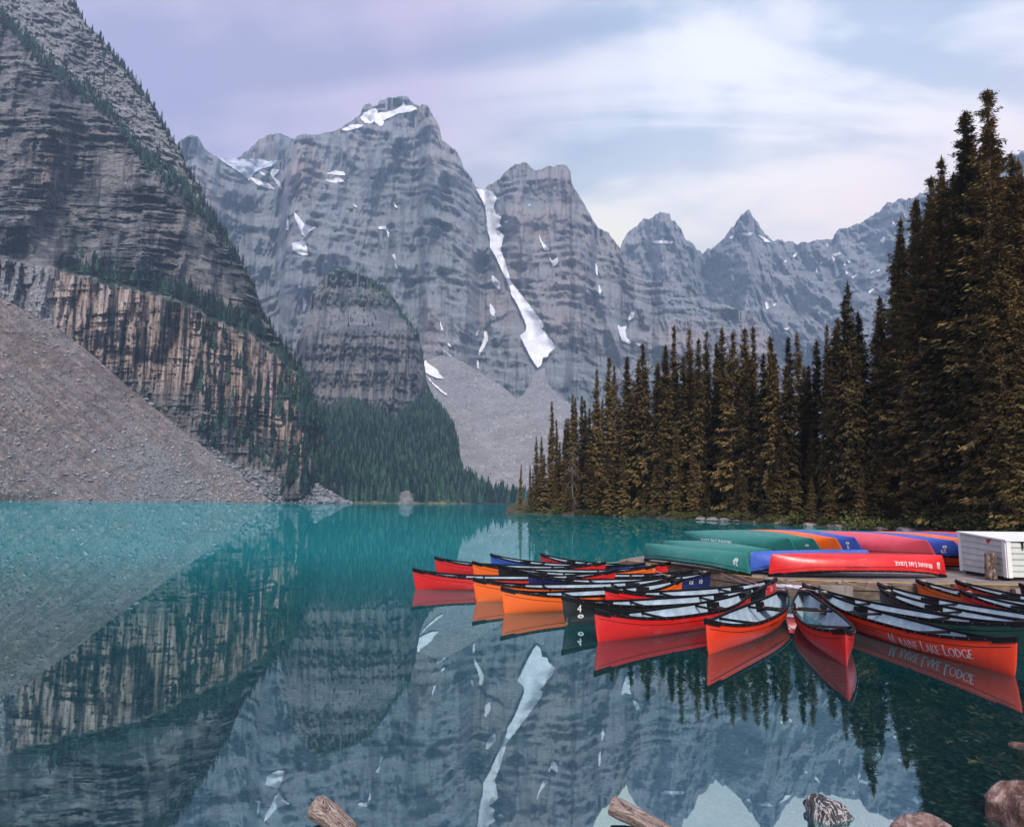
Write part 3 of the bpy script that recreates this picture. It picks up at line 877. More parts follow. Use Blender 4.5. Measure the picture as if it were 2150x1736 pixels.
for pl in [[(1030, 360), (1055, 370), (1088, 400), (1075, 435), (1040, 430), (1022, 400)], [(1275, 395), (1310, 350), (1325, 320), (1345, 270), (1340, 230), (1322, 225), (1318, 280), (1298, 330), (1280, 370)], [(1266, 430), (1280, 432), (1280, 490), (1270, 490)],
           [(1055, 300), (1075, 320), (1085, 338), (1065, 325)], [(1255, 250), (1280, 215), (1272, 240)], [(1003, 150), (1025, 215), (1015, 215)], [(860, 345), (872, 380), (866, 420)]]:
    snow_patch(MASSIF, massif, z8(pl))
SNOWF = [[(1425, 495), (1440, 510), (1465, 590), (1470, 615), (1450, 625), (1440, 560)], [(1430, 485), (1475, 475), (1480, 485), (1440, 499)], [(1720, 405), (1745, 375), (1755, 395), (1735, 420)], [(1185, 492), (1215, 476), (1190, 510)],
         [(1350, 545), (1362, 522), (1357, 550)], [(1640, 720), (1690, 692), (1660, 722)], [(1545, 627), (1580, 610), (1552, 636)], [(1508, 588), (1527, 605), (1513, 608)], [(1013, 780), (1027, 780), (1037, 820), (1020, 828)],
         [(1060, 795), (1078, 788), (1072, 810)], [(795, 742), (818, 720), (802, 745)], [(1132, 945), (1165, 933), (1150, 953)], [(310, 408), (360, 403), (450, 408), (440, 420), (340, 420)], [(785, 387), (830, 358), (815, 388)],
         [(868, 360), (945, 353), (910, 378)], [(970, 365), (1000, 380), (1050, 412), (1015, 410)], [(1680, 340), (1700, 355), (1692, 368)], [(1790, 275), (1812, 300), (1800, 303)], [(1865, 232), (1882, 262), (1872, 262)],
         [(1805, 345), (1822, 350), (1812, 372)], [(1893, 330), (1930, 312), (1945, 335), (1910, 350)], [(1660, 600), (1690, 580), (1668, 605)], [(1700, 590), (1722, 572), (1712, 595)], [(1500, 545), (1508, 550), (1498, 560)],
         [(1325, 570), (1335, 568), (1330, 610)], [(1520, 520), (1535, 532), (1527, 540)], [(1390, 415), (1400, 440), (1394, 440)], [(1128, 525), (1148, 525), (1138, 540)], [(1830, 310), (1840, 325), (1832, 330)]]
for pl in SNOWF:
    snow_patch(FAR, far, zf(pl))

# ------------------------------------------------------------------ lake and lake bed
BANK = [(-1.5, 122), (1.0, 119), (8, 110), (18, 98), (24, 86), (27, 80), (29, 70), (31, 62), (32.5, 54), (34, 48), (34, 40), (31, 33), (27, 28), (24, 25), (22, 22)]       # right shore line (x, y)


def lake_mat():
    m, nt, b = new_mat('lake water')
    nt.nodes.remove(b)
    out = nt.nodes['Material Output']
    pos = node(nt, 'ShaderNodeNewGeometry').outputs['Position']
    sep = node(nt, 'ShaderNodeSeparateXYZ', {0: pos})
    y = sep.outputs[1]
    rip = noise(nt, vec_scale(nt, pos, (0.9, 0.45, 1)), 1.0, 3, 0.55)
    rip2 = noise(nt, vec_scale(nt, pos, (0.10, 0.06, 1)), 1.0, 3, 0.5)
    hgt = math_n(nt, 'ADD', math_n(nt, 'MULTIPLY', rip, 0.0007), math_n(nt, 'MULTIPLY', rip2, 0.02))
    bp = node(nt, 'ShaderNodeBump', {'Height': hgt, 'Strength': 0.55, 'Distance': 1.0})
    gl = node(nt, 'ShaderNodeBsdfGlossy', {'Color': (0.74, 0.96, 1.0, 1), 'Roughness': mrange(nt, noise(nt, vec_scale(nt, pos, (0.012, 0.05, 1)), 1.0, 3, 0.6), 0.45, 0.68, 0.008, 0.06), 'Normal': bp.outputs[0]})
    # suspended rock flour: the deeper the water, the more it is lit from within
    depth = mrange(nt, y, 4.2, 30.0, 0.05, 0.92)
    # the shelf along the right bank is clearer than the open lake
    off = math_n(nt, 'ADD', sep.outputs[0], math_n(nt, 'MULTIPLY', math_n(nt, 'SUBTRACT', y, 119.0), 0.465))
    depth = math_n(nt, 'MULTIPLY', depth, mrange(nt, off, -55.0, 0.0, 1.0, 0.42))
    body = node(nt, 'ShaderNodeBsdfDiffuse', {'Color': (0.003, 0.36, 0.385, 1)})
    clear = node(nt, 'ShaderNodeBsdfTransparent', {'Color': (0.58, 0.80, 0.84, 1)})
    under = node(nt, 'ShaderNodeMixShader', {0: depth, 1: clear.outputs[0], 2: body.outputs[0]})
    fr = node(nt, 'ShaderNodeFresnel', {'IOR': 1.33, 'Normal': bp.outputs[0]})
    fac = mrange(nt, fr.outputs[0], 0.0, 0.75, 0.53, 0.72, False)
    sh = node(nt, 'ShaderNodeMixShader', {0: fac, 1: under.outputs[0], 2: gl.outputs[0]})
    nt.links.new(sh.outputs[0], out.inputs[0])
    return m


ys = np.concatenate([np.linspace(-6, 40, 24), np.linspace(44, 1000, 30)])
xs = np.linspace(-1, 1, 41)
LV = np.array([[xx * (40 + max(y, 0) * 1.15), y, 0.0] for y in ys for xx in xs])
LI = np.arange((len(ys) - 1) * len(xs)).reshape(len(ys) - 1, len(xs))[:, :-1].ravel()
LF = np.stack([LI, LI + 1, LI + len(xs) + 1, LI + len(xs)], 1)
lake = obj('lake', mesh_np('lake', LV, LF), lake_mat(), kind='structure', label='still turquoise lake mirroring the mountains')


def bed_z(x, y):
    z = -0.22 - 0.10 * np.clip(y - 3.5, 0, None) - 0.03 * np.clip(y - 12, 0, None)
    z = np.maximum(z, -4.5) + 0.05 * fbm(np.asarray(x) / 1.5, np.asarray(y) / 1.5, 0, 3, 151)
    z = np.where(y < 3.6, z + (3.6 - y) * 0.22, z)
    return z


def bed_mat():
    m, nt, b = new_mat('lake bed gravel')
    pos = node(nt, 'ShaderNodeNewGeometry').outputs['Position']
    vo = node(nt, 'ShaderNodeTexVoronoi', {'Vector': pos, 'Scale': 14.0, 'Randomness': 1.0})
    rnd = node(nt, 'ShaderNodeSeparateXYZ', {0: vo.outputs['Color']}).outputs[0]
    n1 = noise(nt, pos, 1.2, 5, 0.6)
    col = ramp(nt, rnd, [(0.0, (0.07, 0.07, 0.065)), (0.55, (0.20, 0.195, 0.175)), (0.9, (0.33, 0.32, 0.29)), (1.0, (0.55, 0.53, 0.50))])
    col = mix(nt, mrange(nt, vo.outputs['Distance'], 0.35, 0.6), col, (0.03, 0.03, 0.028))
    col = mix(nt, mrange(nt, n1, 0.4, 0.65), col, mix(nt, 0.55, col, (0.05, 0.055, 0.05)))
    nt.links.new(col, b.inputs['Base Color'])
    b.inputs['Roughness'].default_value = 0.9
    bp = node(nt, 'ShaderNodeBump', {'Height': vo.outputs['Distance'], 'Strength': 1.0, 'Distance': 0.03, })
    bp.invert = True
    nt.links.new(bp.outputs[0], b.inputs['Normal'])
    return m


by = np.concatenate([np.linspace(-6, 20, 90), np.linspace(21, 60, 20), [120, 400, 1000]])
bx = np.concatenate([[-1200, -60], np.linspace(-25, 30, 140), [60, 1200]])
BX, BY = np.meshgrid(bx, by)
BV = np.stack([BX, BY, bed_z(BX, BY)], -1)
BI = np.arange((len(by) - 1) * len(bx)).reshape(len(by) - 1, len(bx))[:, :-1].ravel()
BF = np.stack([BI, BI + 1, BI + len(bx) + 1, BI + len(bx)], 1)
bed = obj('lake_bed', mesh_np('lake_bed', BV.reshape(-1, 3), BF), bed_mat(), kind='structure', label='gravel lake bed seen through the shallow water')


# --- right bank under the forest
def bank_dist(x, y):
    """Signed distance inland from the right shore line."""
    x, y = np.asarray(x, float), np.asarray(y, float)
    d = line_dist(x, y, BANK)
    poly = BANK + [(22, 10), (26, -6), (400, -6), (400, 420), (30, 420), (2, 150)]
    return np.where(in_poly(x, y, poly), d, -d)


def bank_z(x, y):
    d = bank_dist(x, y)
    n = fbm(np.asarray(x) / 6, np.asarray(y) / 6, 0, 3, 161)
    z = np.where(d > 0, 1.3 * (1 - np.exp(-d / 2.2)) + 0.045 * d + 0.35 * n * np.clip(d, 0, 1), 0.35 * d)
    return np.maximum(z, -1.5)


gx = np.concatenate([np.linspace(-8, 70, 190), np.linspace(74, 400, 30)])
gy = np.concatenate([np.linspace(-6, 150, 260), np.linspace(155, 420, 22)])
GX, GY = np.meshgrid(gx, gy)
GV = np.stack([GX, GY, bank_z(GX, GY)], -1)
GI = np.arange((len(gy) - 1) * len(gx)).reshape(len(gy) - 1, len(gx))[:, :-1].ravel()
GF = np.stack([GI, GI + 1, GI + len(gx) + 1, GI + len(gx)], 1)
keep = (GV.reshape(-1, 3)[GF][:, :, 2].max(1) > -0.8)


def ground_mat():
    m, nt, b = new_mat('forest ground')
    pos = node(nt, 'ShaderNodeNewGeometry').outputs['Position']
    n1 = noise(nt, pos, 0.9, 6, 0.7)
    n2 = noise(nt, pos, 0.12, 3, 0.6)
    col = ramp(nt, n1, [(0.35, (0.022, 0.02, 0.012)), (0.55, (0.06, 0.05, 0.03)), (0.7, (0.14, 0.115, 0.08))])
    col = mix(nt, mrange(nt, n2, 0.42, 0.6), col, ramp(nt, n1, [(0.35, (0.02, 0.03, 0.01)), (0.65, (0.075, 0.08, 0.025))]))
    nt.links.new(col, b.inputs['Base Color'])
    b.inputs['Roughness'].default_value = 0.95
    bp = node(nt, 'ShaderNodeBump', {'Height': n1, 'Strength': 1.0, 'Distance': 0.2})
    nt.links.new(bp.outputs[0], b.inputs['Normal'])
    return m


ground = obj('ground', mesh_np('ground', GV.reshape(-1, 3), GF[keep]), ground_mat(), kind='structure', label='forest floor of the right bank')

# ------------------------------------------------------------------ conifers
def foliage_mat(name, c0, c1, c2, scale=0.6, rough=0.75, tint=False):
    m, nt, b = new_mat(name)
    info = node(nt, 'ShaderNodeAttribute', attribute_name='tint').outputs['Fac'] if tint else node(nt, 'ShaderNodeObjectInfo').outputs['Random']
    w = 0.6 if tint else 0.25
    pos = node(nt, 'ShaderNodeNewGeometry').outputs['Position']
    n = noise(nt, pos, scale, 3, 0.7)
    t = math_n(nt, 'ADD', math_n(nt, 'MULTIPLY', n, 1 - w), math_n(nt, 'MULTIPLY', info, w))
    col = ramp(nt, t, [(0.32, c0), (0.52, c1), (0.72, c2)])
    nt.links.new(col, b.inputs['Base Color'])
    b.inputs['Roughness'].default_value = rough
    b.inputs['Specular IOR Level'].default_value = 0.2
    return m


M_needle = foliage_mat('flare tinted spruce needles', (0.048, 0.036, 0.016), (0.150, 0.105, 0.038), (0.28, 0.19, 0.068))  # warm lens flare over the wood is put into the needle brown
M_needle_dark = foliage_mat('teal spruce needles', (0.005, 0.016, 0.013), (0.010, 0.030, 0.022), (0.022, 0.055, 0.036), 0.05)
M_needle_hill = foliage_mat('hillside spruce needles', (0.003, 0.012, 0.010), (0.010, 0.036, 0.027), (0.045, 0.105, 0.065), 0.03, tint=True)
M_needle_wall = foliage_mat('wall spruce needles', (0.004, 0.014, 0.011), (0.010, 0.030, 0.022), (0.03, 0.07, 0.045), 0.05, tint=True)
M_bark = simple_mat('spruce bark', (0.15, 0.105, 0.08), 0.9, 0.2, 0.4, 3.0, 0.02, 12.0)
M_bark_grey = simple_mat('weathered grey wood', (0.14, 0.12, 0.11), 0.85, 0.2, 0.25, 6.0, 0.01, 20.0)
M_shrub = foliage_mat('shrub leaves', (0.03, 0.034, 0.012), (0.085, 0.09, 0.028), (0.20, 0.19, 0.06), 2.0)


def spruce_mesh(name, seed, nb, steps, k, width, tl, bare=0.03, gap=0.0):
    rng = np.random.default_rng(seed)
    h = np.sort(bare + (0.985 - bare) * rng.random(nb) ** 0.92)
    R = width * (1 - h) ** 0.80 * (0.5 + 0.7 * rng.random(nb)) * (1 - 0.35 * np.exp(-((h - bare) / 0.08))) + 0.003
    lobes = 0.8 + 0.45 * np.sin(h * (31 + seed % 5) + seed) * (rng.random(nb) > 0.3)
    R = R * np.clip(lobes, 0.55, 1.3)
    if gap:
        R = R * np.where(rng.random(nb) < gap, 0.25, 1.0)
    az = rng.random(nb) * 2 * np.pi
    slope = np.radians(-34 + 62 * h ** 1.4 + rng.normal(0, 8, nb))
    s = (np.arange(steps) + 0.6)[None, :] / steps
    s = np.clip(s + rng.normal(0, 0.05, (nb, steps)), 0.12, 1.03)
    r = R[:, None] * s
    cz = h[:, None] + np.tan(slope)[:, None] * r * 0.85 + 0.35 * R[:, None] * (s ** 2.2 - s) * -0.3 + 0.25 * R[:, None] * s ** 3
    ca, sa = np.cos(az)[:, None], np.sin(az)[:, None]
    C = np.stack([ca * r, sa * r, cz], -1)                                     # nb, steps, 3
    C = np.repeat(C[:, :, None, :], k, 2) + rng.normal(0, tl * 0.22, (nb, steps, k, 3))
    rad = np.stack([ca, sa, np.tan(slope)[:, None] * np.ones_like(ca) * 0.8], -1)[:, :, None, :]
    side = np.stack([-sa, ca, 0 * ca], -1)[:, :, None, :]
    sg = rng.choice([-1.0, 1.0], (nb, steps, k, 1))
    d = rad * (0.55 + 0.5 * rng.random((nb, steps, k, 1))) + side * sg * (0.25 + 0.8 * rng.random((nb, steps, k, 1)))
    d[..., 2] -= 0.28 + 0.35 * rng.random((nb, steps, k))
    d /= np.linalg.norm(d, axis=-1, keepdims=True)
    up = rng.normal(0, 0.5, d.shape)
    up[..., 2] += 1.0
    n = np.cross(d, up)
    n /= np.linalg.norm(n, axis=-1, keepdims=True) + 1e-6
    L = tl * (0.55 + 0.8 * rng.random((nb, steps, k, 1))) * (0.16 + 0.95 * (1 - h)[:, None, None, None] ** 0.6)
    W = L * 0.24
    q = np.stack([C - d * L * 0.3, C + d * L * 0.25 + n * W, C + d * L * 0.9, C + d * L * 0.25 - n * W], -2).reshape(-1, 3)
    # leader at the top
    tops = []
    for i in range(6):
        a = i * 1.05
        tops.append([(0, 0, 0.955), (0.006 * math.cos(a), 0.006 * math.sin(a), 0.968), (0, 0, 1.0), (-0.003 * math.cos(a), -0.003 * math.sin(a), 0.972)])
    q = np.concatenate([q, np.array(tops).reshape(-1, 3)])
    F = np.arange(len(q)).reshape(-1, 4)
    return mesh_np(name, q, F, False)


def trunk_mesh(name, r0=0.0105, seed=0, stubs=14, zmax=0.96):
    rng = np.random.default_rng(seed)
    V, F = [], []
    n = 7
    zs = np.linspace(-0.03, zmax, 9)
    for z in zs:
        r = r0 * (1 - max(z, 0)) ** 0.85 + 0.0006 + (0.006 * math.exp(-max(z + 0.03, 0) / 0.012))
        for i in range(n):
            a = 2 * math.pi * i / n
            V.append((r * math.cos(a), r * math.sin(a), z))
    for j in range(len(zs) - 1):
        for i in range(n):
            F.append((j * n + i, j * n + (i + 1) % n, (j + 1) * n + (i + 1) % n, (j + 1) * n + i))
    for _ in range(stubs):                                    # dead twigs on the lower stem
        z = rng.uniform(0.05, 0.6)
        a = rng.uniform(0, 6.28)
        L = rng.uniform(0.02, 0.06)
        p0 = np.array([0, 0, z])
        p1 = np.array([math.cos(a) * L, math.sin(a) * L, z - L * rng.uniform(0.1, 0.7)])
        w = np.array([-math.sin(a), math.cos(a), 0]) * 0.0012
        b = len(V)
        V += [tuple(p0 - w), tuple(p0 + w), tuple(p1 + w * 0.3), tuple(p1 - w * 0.3)]
        F.append((b, b + 1, b + 2, b + 3))
        V += [tuple(p0 + (0, 0, 0.0012)), tuple(p0 - (0, 0, 0.0012)), tuple(p1 - (0, 0, 0.0004)), tuple(p1 + (0, 0, 0.0004))]
        F.append((b + 4, b + 5, b + 6, b + 7))
    return mesh_np(name, np.array(V), np.array(F), True)


MID = [spruce_mesh('crown_mid', 40 + i, 360, 7, 4, 0.085 + 0.012 * (i % 3), 0.021, 0.03 + 0.03 * (i % 2)) for i in range(6)]
BIG = [spruce_mesh('crown_big', 60 + i, 480, 10, 6, 0.10 + 0.008 * i, 0.0115, 0.02, 0.15) for i in range(4)]
SMALL = [spruce_mesh('crown_small', 80 + i, 95, 4, 2, 0.115 + 0.015 * i, 0.06, 0.02) for i in range(4)]
TRUNKS = [trunk_mesh('trunk', 0.0105, 5 + i) for i in range(4)]
TRUNK_S = trunk_mesh('trunk_small', 0.014, 3, 0)
trng = random.Random(11)


def tree(name, base, height, crown, trunk, mat, wid=1.0, lean=0.0, bark=None, **props):
    o = empty(name, base, (lean * 0.3, lean, trng.uniform(0, 6.28)), (height * wid, height * wid, height), **props)
    o.rotation_mode = 'ZXY'
    obj('crown', crown, mat, o)
    obj('trunk', trunk, bark or M_bark, o)
    return o


TOPS = [(1092, 973), (1114, 975), (1126, 915), (1137, 915), (1160, 840), (1170, 879), (1183, 900), (1201, 826), (1209, 832), (1224, 828), (1232, 838), (1248, 773), (1275, 747), (1290, 765), (1314, 745), (1339, 751), (1354, 720),
        (1378, 762), (1394, 721), (1404, 732), (1421, 680), (1451, 689), (1468, 708), (1478, 694), (1502, 717), (1515, 683), (1537, 697), (1563, 686), (1586, 683), (1600, 740), (1626, 724), (1635, 702), (1660, 705), (1690, 694),
        (1713, 712), (1740, 679), (1760, 683), (1772, 664), (1781, 629), (1796, 587), (1822, 651), (1849, 651), (1897, 455), (1924, 460), (1946, 416), (1961, 370), (2002, 327), (2022, 327), (2040, 237), (2052, 293), (2085, 192),
        (2114, 310), (2125, 325), (2137, 325), (2155, 353), (2180, 330)]
SHORE = [(1075 + 1250 * x / y, y) for x, y in BANK if y >= 24]
OUT = sorted([(1085, 1000), (1120, 960)] + [(1160, 860), (1200, 840), (1248, 790), (1300, 765), (1354, 735), (1421, 705), (1500, 715), (1586, 700), (1640, 720), (1700, 715), (1760, 690), (1796, 620), (1850, 640), (1897, 480), (1950, 420), (2000, 345), (2060, 290), (2100, 300), (2160, 340), (2300, 320)])


def ray_x(px, y):
    return float(unproj(px, 1060, y)[0])


def height_for(px, py, y, zb):
    return float(unproj(px, py, y)[2]) - zb


TREES = 'spruces of the dark lakeside forest'


def forest_tree(px, py, off, mat=M_needle, wid=None, label=None, lean=None):
    y = float(interp(SHORE, px)) + off
    x = ray_x(px, y)
    zb = float(bank_z(x, y)) - 0.15
    H = height_for(px, py, y, zb)
    if H < 1.0:
        return None
    big = px > 1880 and H > 14
    crown = trng.choice(BIG if big else (MID if H > 5 else SMALL))
    w = (wid or trng.uniform(0.85, 1.3) * (1.2 if H < 12 else 1.0)) * (1.1 if big else 1.0)
    ln = lean if lean is not None else math.radians(trng.gauss(0, 0.8) + (px - 1075) / 1000 * 2.2)
    return tree('spruce_tree', (x, y, zb), H, crown, trng.choice(TRUNKS), mat, w, ln, group=TREES, category='tree',
                label=label or ('tall spruce at the right edge towering over the shed' if big else 'dark olive spruce standing among others on the right lake bank'))


SPECIAL = {0: 'lone slim spruce at the left tip of the wooded bank', 1: 'slim spruce second from the left tip of the wooded bank', 4: 'tall narrow spruce rising at the left end of the forest', 50: 'tallest spruce of all, its open top near the right edge',
           48: 'thin topped spruce just left of the tallest tree', 45: 'spruce with a slim spire left of the tallest pair', 42: 'outermost big spruce on the left flank of the tall group', 39: 'dark spruce topping the middle forest left of the tall group'}
ORD = ['first', 'second', 'third', 'fourth', 'fifth', 'sixth', 'seventh', 'eighth', 'ninth', 'tenth', 'eleventh', 'twelfth', 'thirteenth', 'fourteenth']
for i, (px, py) in enumerate(TOPS):
    off = 2.0 if i < 2 else trng.uniform(4, 12)
    if i < 14:
        lab = '%s spruce along the skyline counted from the left tip of the wood' % ORD[i]
    elif i < 28:
        lab = '%s skyline spruce right of the lower left slope of the wood, near the middle' % ORD[i - 14]
    elif i < 42:
        lab = '%s skyline spruce counted leftwards from the tall group at the right' % ORD[41 - i]
    else:
        lab = '%s tall spruce counted from the left flank of the right hand group' % ORD[i - 42]
    forest_tree(px, py, off, label=SPECIAL.get(i, lab), wid=(0.9 if px < 1250 else None))
frng = random.Random(5)
for k in range(74):                                           # trees filling the wood below its skyline
    px = 1110 + 1090 * ((k + frng.random()) / 74)
    top = float(interp(OUT, px)) + frng.uniform(30, 210)
    zone = ['left end', 'left middle', 'middle', 'right middle', 'right flank'][min(4, int((px - 1110) / 218))]
    forest_tree(px, min(top, 985), frng.uniform(2.0, 22.0), label='dark spruce inside the wood below its skyline at the ' + zone)
for k in range(42):                                           # a second rank close behind the skyline
    px = 1130 + 1040 * ((k + frng.random()) / 42)
    zone = ['left end', 'left middle', 'middle', 'right middle', 'right flank'][min(4, int((px - 1130) / 208))]
    forest_tree(px, float(interp(OUT, px)) + frng.uniform(12, 75), frng.uniform(14.0, 30.0), label='spruce of the rear rank just below the skyline at the ' + zone)
for k in range(26):                                           # young trees at the water's edge
    px = 1110 + 960 * ((k + frng.random()) / 26)
    forest_tree(px, frng.uniform(930, 1035) , frng.uniform(1.0, 3.0), wid=1.7, label='young spruce at the water edge under the %s of the wood' % ['left end', 'left middle', 'middle', 'right middle', 'right part'][min(4, int((px - 1110) / 192))])


# bare silver snags
def snag_mesh(seed):
    rng = np.random.default_rng(seed)
    V, F = [], []

    def limb(p0, p1, r0, r1):
        d = np.array(p1) - np.array(p0)
        d = d / np.linalg.norm(d)
        a = np.cross(d, (0.3, 0.5, 0.81))
        a /= np.linalg.norm(a)
        b = np.cross(d, a)
        s = len(V)
        for p, r in ((p0, r0), (p1, r1)):
            for i in range(5):
                t = i * 2 * math.pi / 5
                V.append(tuple(np.array(p) + (a * math.cos(t) + b * math.sin(t)) * r))
        for i in range(5):
            F.append((s + i, s + (i + 1) % 5, s + 5 + (i + 1) % 5, s + 5 + i))

    pts = [np.array([0, 0, 0.0])]
    for i in range(1, 9):
        pts.append(np.array([rng.normal(0, 0.01), rng.normal(0, 0.01), i / 8]))
    for i in range(8):
        limb(pts[i], pts[i + 1], 0.013 * (1 - i / 9), 0.013 * (1 - (i + 1) / 9))
    for _ in range(46):
        z = rng.uniform(0.15, 0.95)
        a = rng.uniform(0, 6.28)
        L = rng.uniform(0.05, 0.17) * (1.1 - z * 0.6)
        p = np.array([0, 0, z])
        for j in range(4):
            q = p + np.array([math.cos(a) * L / 4, math.sin(a) * L / 4, -L / 4 * (0.5 + 0.5 * j) + rng.normal(0, 0.004)])
            limb(p, q, 0.0032 * (1 - j / 5), 0.0032 * (1 - (j + 1) / 5))
            if j > 0:
                a2 = a + rng.choice([-1, 1]) * 0.8
                limb(q, q + np.array([math.cos(a2), math.sin(a2), -0.6]) * L * 0.22, 0.0014, 0.0006)
            p = q
            a += rng.normal(0, 0.15)
    return mesh_np('snag', np.array(V), np.array(F), True)


for i, (px, py, off, lab) in enumerate([(1203, 930, 2.5, 'bare silver dead tree among the spruces at the left part of the bank'), (1812, 800, 7.0, 'bare silver dead tree in the forest below the middle spires'), (1625, 860, 6.0, 'pale dead stem standing before the centre of the forest')]):
    y = float(interp(SHORE, px)) + off
    x = ray_x(px, y)
    zb = float(bank_z(x, y)) - 0.1
    o = obj('dead_tree', snag_mesh(30 + i), M_bark_grey, category='dead tree', label=lab, group='dead trees on the right bank')
    o.location = (x, y, zb)
    H = height_for(px, py, y, zb)
    o.scale = (H * 1.2, H * 1.2, H)

# ------------------------------------------------------------------ shrubs, drift logs and stones along the right shore
def shrub_mesh(seed):
    rng = np.random.default_rng(seed)
    n = 520
    u = rng.normal(0, 1, (n, 3))
    u /= np.linalg.norm(u, axis=1, keepdims=True)
    r = rng.random(n) ** 0.4
    lump = 1 + 0.35 * gnoise(u[:, 0] * 2 + seed, u[:, 1] * 2, u[:, 2] * 2)
    C = u * (r * lump)[:, None]
    C[:, 2] = np.abs(C[:, 2]) * 0.95
    d = u + rng.normal(0, 0.6, (n, 3))
    d /= np.linalg.norm(d, axis=1, keepdims=True)
    s = np.cross(d, rng.normal(0, 1, (n, 3)))
    s /= np.linalg.norm(s, axis=1, keepdims=True)
    L = rng.uniform(0.10, 0.22, (n, 1))
    q = np.stack([C, C + d * L * 0.5 + s * L * 0.35, C + d * L, C + d * L * 0.5 - s * L * 0.35], 1).reshape(-1, 3)
    F = np.arange(4 * n).reshape(-1, 4)
    return mesh_np('shrub', q, F, False)


SHRUBS = [shrub_mesh(i) for i in range(5)]
for k in range(46):
    px = 1100 + 1040 * ((k + frng.random()) / 46)
    y = float(interp(SHORE, px)) + frng.uniform(0.2, 2.6)
    x = ray_x(px, y)
    s = frng.uniform(0.6, 1.6)
    o = obj('shrub', frng.choice(SHRUBS), M_shrub, category='shrub', group='shrubs along the right shore', label='low green shrub on the right shore, ' + ['near the left tip of the bank', 'left of the overturned canoes', 'behind the green overturned canoes', 'behind the red overturned canoes', 'behind the shed'][min(4, int((px - 1100) / 208))])
    o.location = (x, y, float(bank_z(x, y)) - 0.1)
    o.rotation_euler = (0, 0, frng.uniform(0, 6))
    o.scale = (s * 1.25, s * 1.25, s * frng.uniform(0.7, 1.1))


def log_mesh(seed, bends=5, sides=9, taper=0.6, knots=6):
    """Unit log along x from 0 to 1 with radius about 1 (scaled per use)."""
    rng = np.random.default_rng(seed)
    V, F = [], []
    m = 14
    for j in range(m + 1):
        t = j / m
        r = (1 - (1 - taper) * t) * (1 + 0.10 * gnoise(t * 5, seed, 0.5)[()])
        for i in range(sides):
            a = 2 * math.pi * i / sides
            rr = r * (1 + 0.16 * float(gnoise(math.cos(a) * 1.3, math.sin(a) * 1.3 + seed, t * 4)))
            V.append((t, rr * math.cos(a) + 0.25 * math.sin(t * bends), rr * math.sin(a)))
    for j in range(m):
        for i in range(sides):
            F.append((j * sides + i, j * sides + (i + 1) % sides, (j + 1) * sides + (i + 1) % sides, (j + 1) * sides + i))
    V += [(0.004, 0.0, 0.0), (0.996, V[-sides][1] - taper, 0.0)]
    a, b = len(V) - 2, len(V) - 1
    T = [(a, (i + 1) % sides, i) for i in range(sides)] + [(b, m * sides + i, m * sides + (i + 1) % sides) for i in range(sides)]
    return mesh_np('log', np.array(V), [np.array(F), np.array(T)], True)


def rock_mesh(seed, sub=3, rough=0.35, flat=0.7, facets=9):
    bm = bmesh.new()
    bmesh.ops.create_icosphere(bm, subdivisions=sub, radius=1.0)
    co = np.array([v.co[:] for v in bm.verts])
    rng = np.random.default_rng(seed)
    for _ in range(facets):                                   # cut flat faces
        n = rng.normal(0, 1, 3)
        n /= np.linalg.norm(n)
        lim = rng.uniform(0.55, 0.9)
        dd = co @ n
        co = co - np.clip(dd - lim, 0, None)[:, None] * n[None, :] * 0.92
    co = co * (1 + rough * 0.5 * fbm(co[:, 0] * 1.4 + seed, co[:, 1] * 1.4, co[:, 2] * 1.4, 4, seed))[:, None]
    co[:, 2] *= flat
    F = np.array([[v.index for v in f.verts] for f in bm.faces])
    bm.free()
    return mesh_np('rock', co, F, sub >= 3)


M_drift = simple_mat('drift wood', (0.34, 0.27, 0.22), 0.85, 0.2, 0.35, 5.0, 0.02, 14.0)
M_shore_rock = simple_mat('shore stone', (0.26, 0.235, 0.22), 0.85, 0.3, 0.35, 3.0, 0.02, 9.0)
LOGS = [log_mesh(i) for i in range(4)]
for k, (px, off, L, rz, r, lab) in enumerate([(1300, -0.4, 3.2, 0.2, 0.13, 'thin drift log on the shore near the left part of the forest'), (1465, -0.5, 4.2, -0.05, 0.15, 'drift log lying along the waterline under the middle trees'),
                                              (1690, -0.6, 6.5, -0.02, 0.17, 'long pale drift log at the waterline behind the green canoes'), (1735, -0.7, 5.0, 0.08, 0.2, 'reddish drift log on the bank behind the overturned canoes'),
                                              (1225, -0.3, 2.6, 0.1, 0.11, 'short drift log near the left tip of the bank'), (1580, -0.5, 3.6, 0.1, 0.14, 'drift log floating against the bank below the central trees')]):
    y = float(interp(SHORE, px)) + off
    o = obj('drift_log', LOGS[k % 4], M_drift, category='log', label=lab, group='drift logs along the right shore')
    o.location = (ray_x(px, y), y, 0.08)
    o.rotation_euler = (0.3 * k, frng.uniform(-0.03, 0.03), rz)
    o.scale = (L, r, r)
ROCKS_S = [rock_mesh(200 + i, 2) for i in range(4)]
for k, px in enumerate([1290, 1315, 1470, 1495, 1508, 1520, 1545, 1640, 1700, 1760, 1785, 1850, 1900]):
    y = float(interp(SHORE, px)) + frng.uniform(-0.4, 0.5)
    x = ray_x(px, y)
    o = obj('shore_stone', ROCKS_S[k % 4], M_shore_rock, category='stone', label='grey stone at the waterline of the right bank', group='stones along the right shore')
    s = frng.uniform(0.35, 0.9)
    o.location = (x, y, 0.1)
    o.scale = (s * 1.4, s, s * 0.8)
    o.rotation_euler = (0, 0, frng.uniform(0, 6))

# ------------------------------------------------------------------ conifers on the rock wall and the hill
prng = np.random.default_rng(77)


_rx = np.arange(-10, 745, 0.5)
_ry = WALL.lines(_rx)[0]


def wall_ry(px):
    return float(np.interp(px, _rx, _ry))


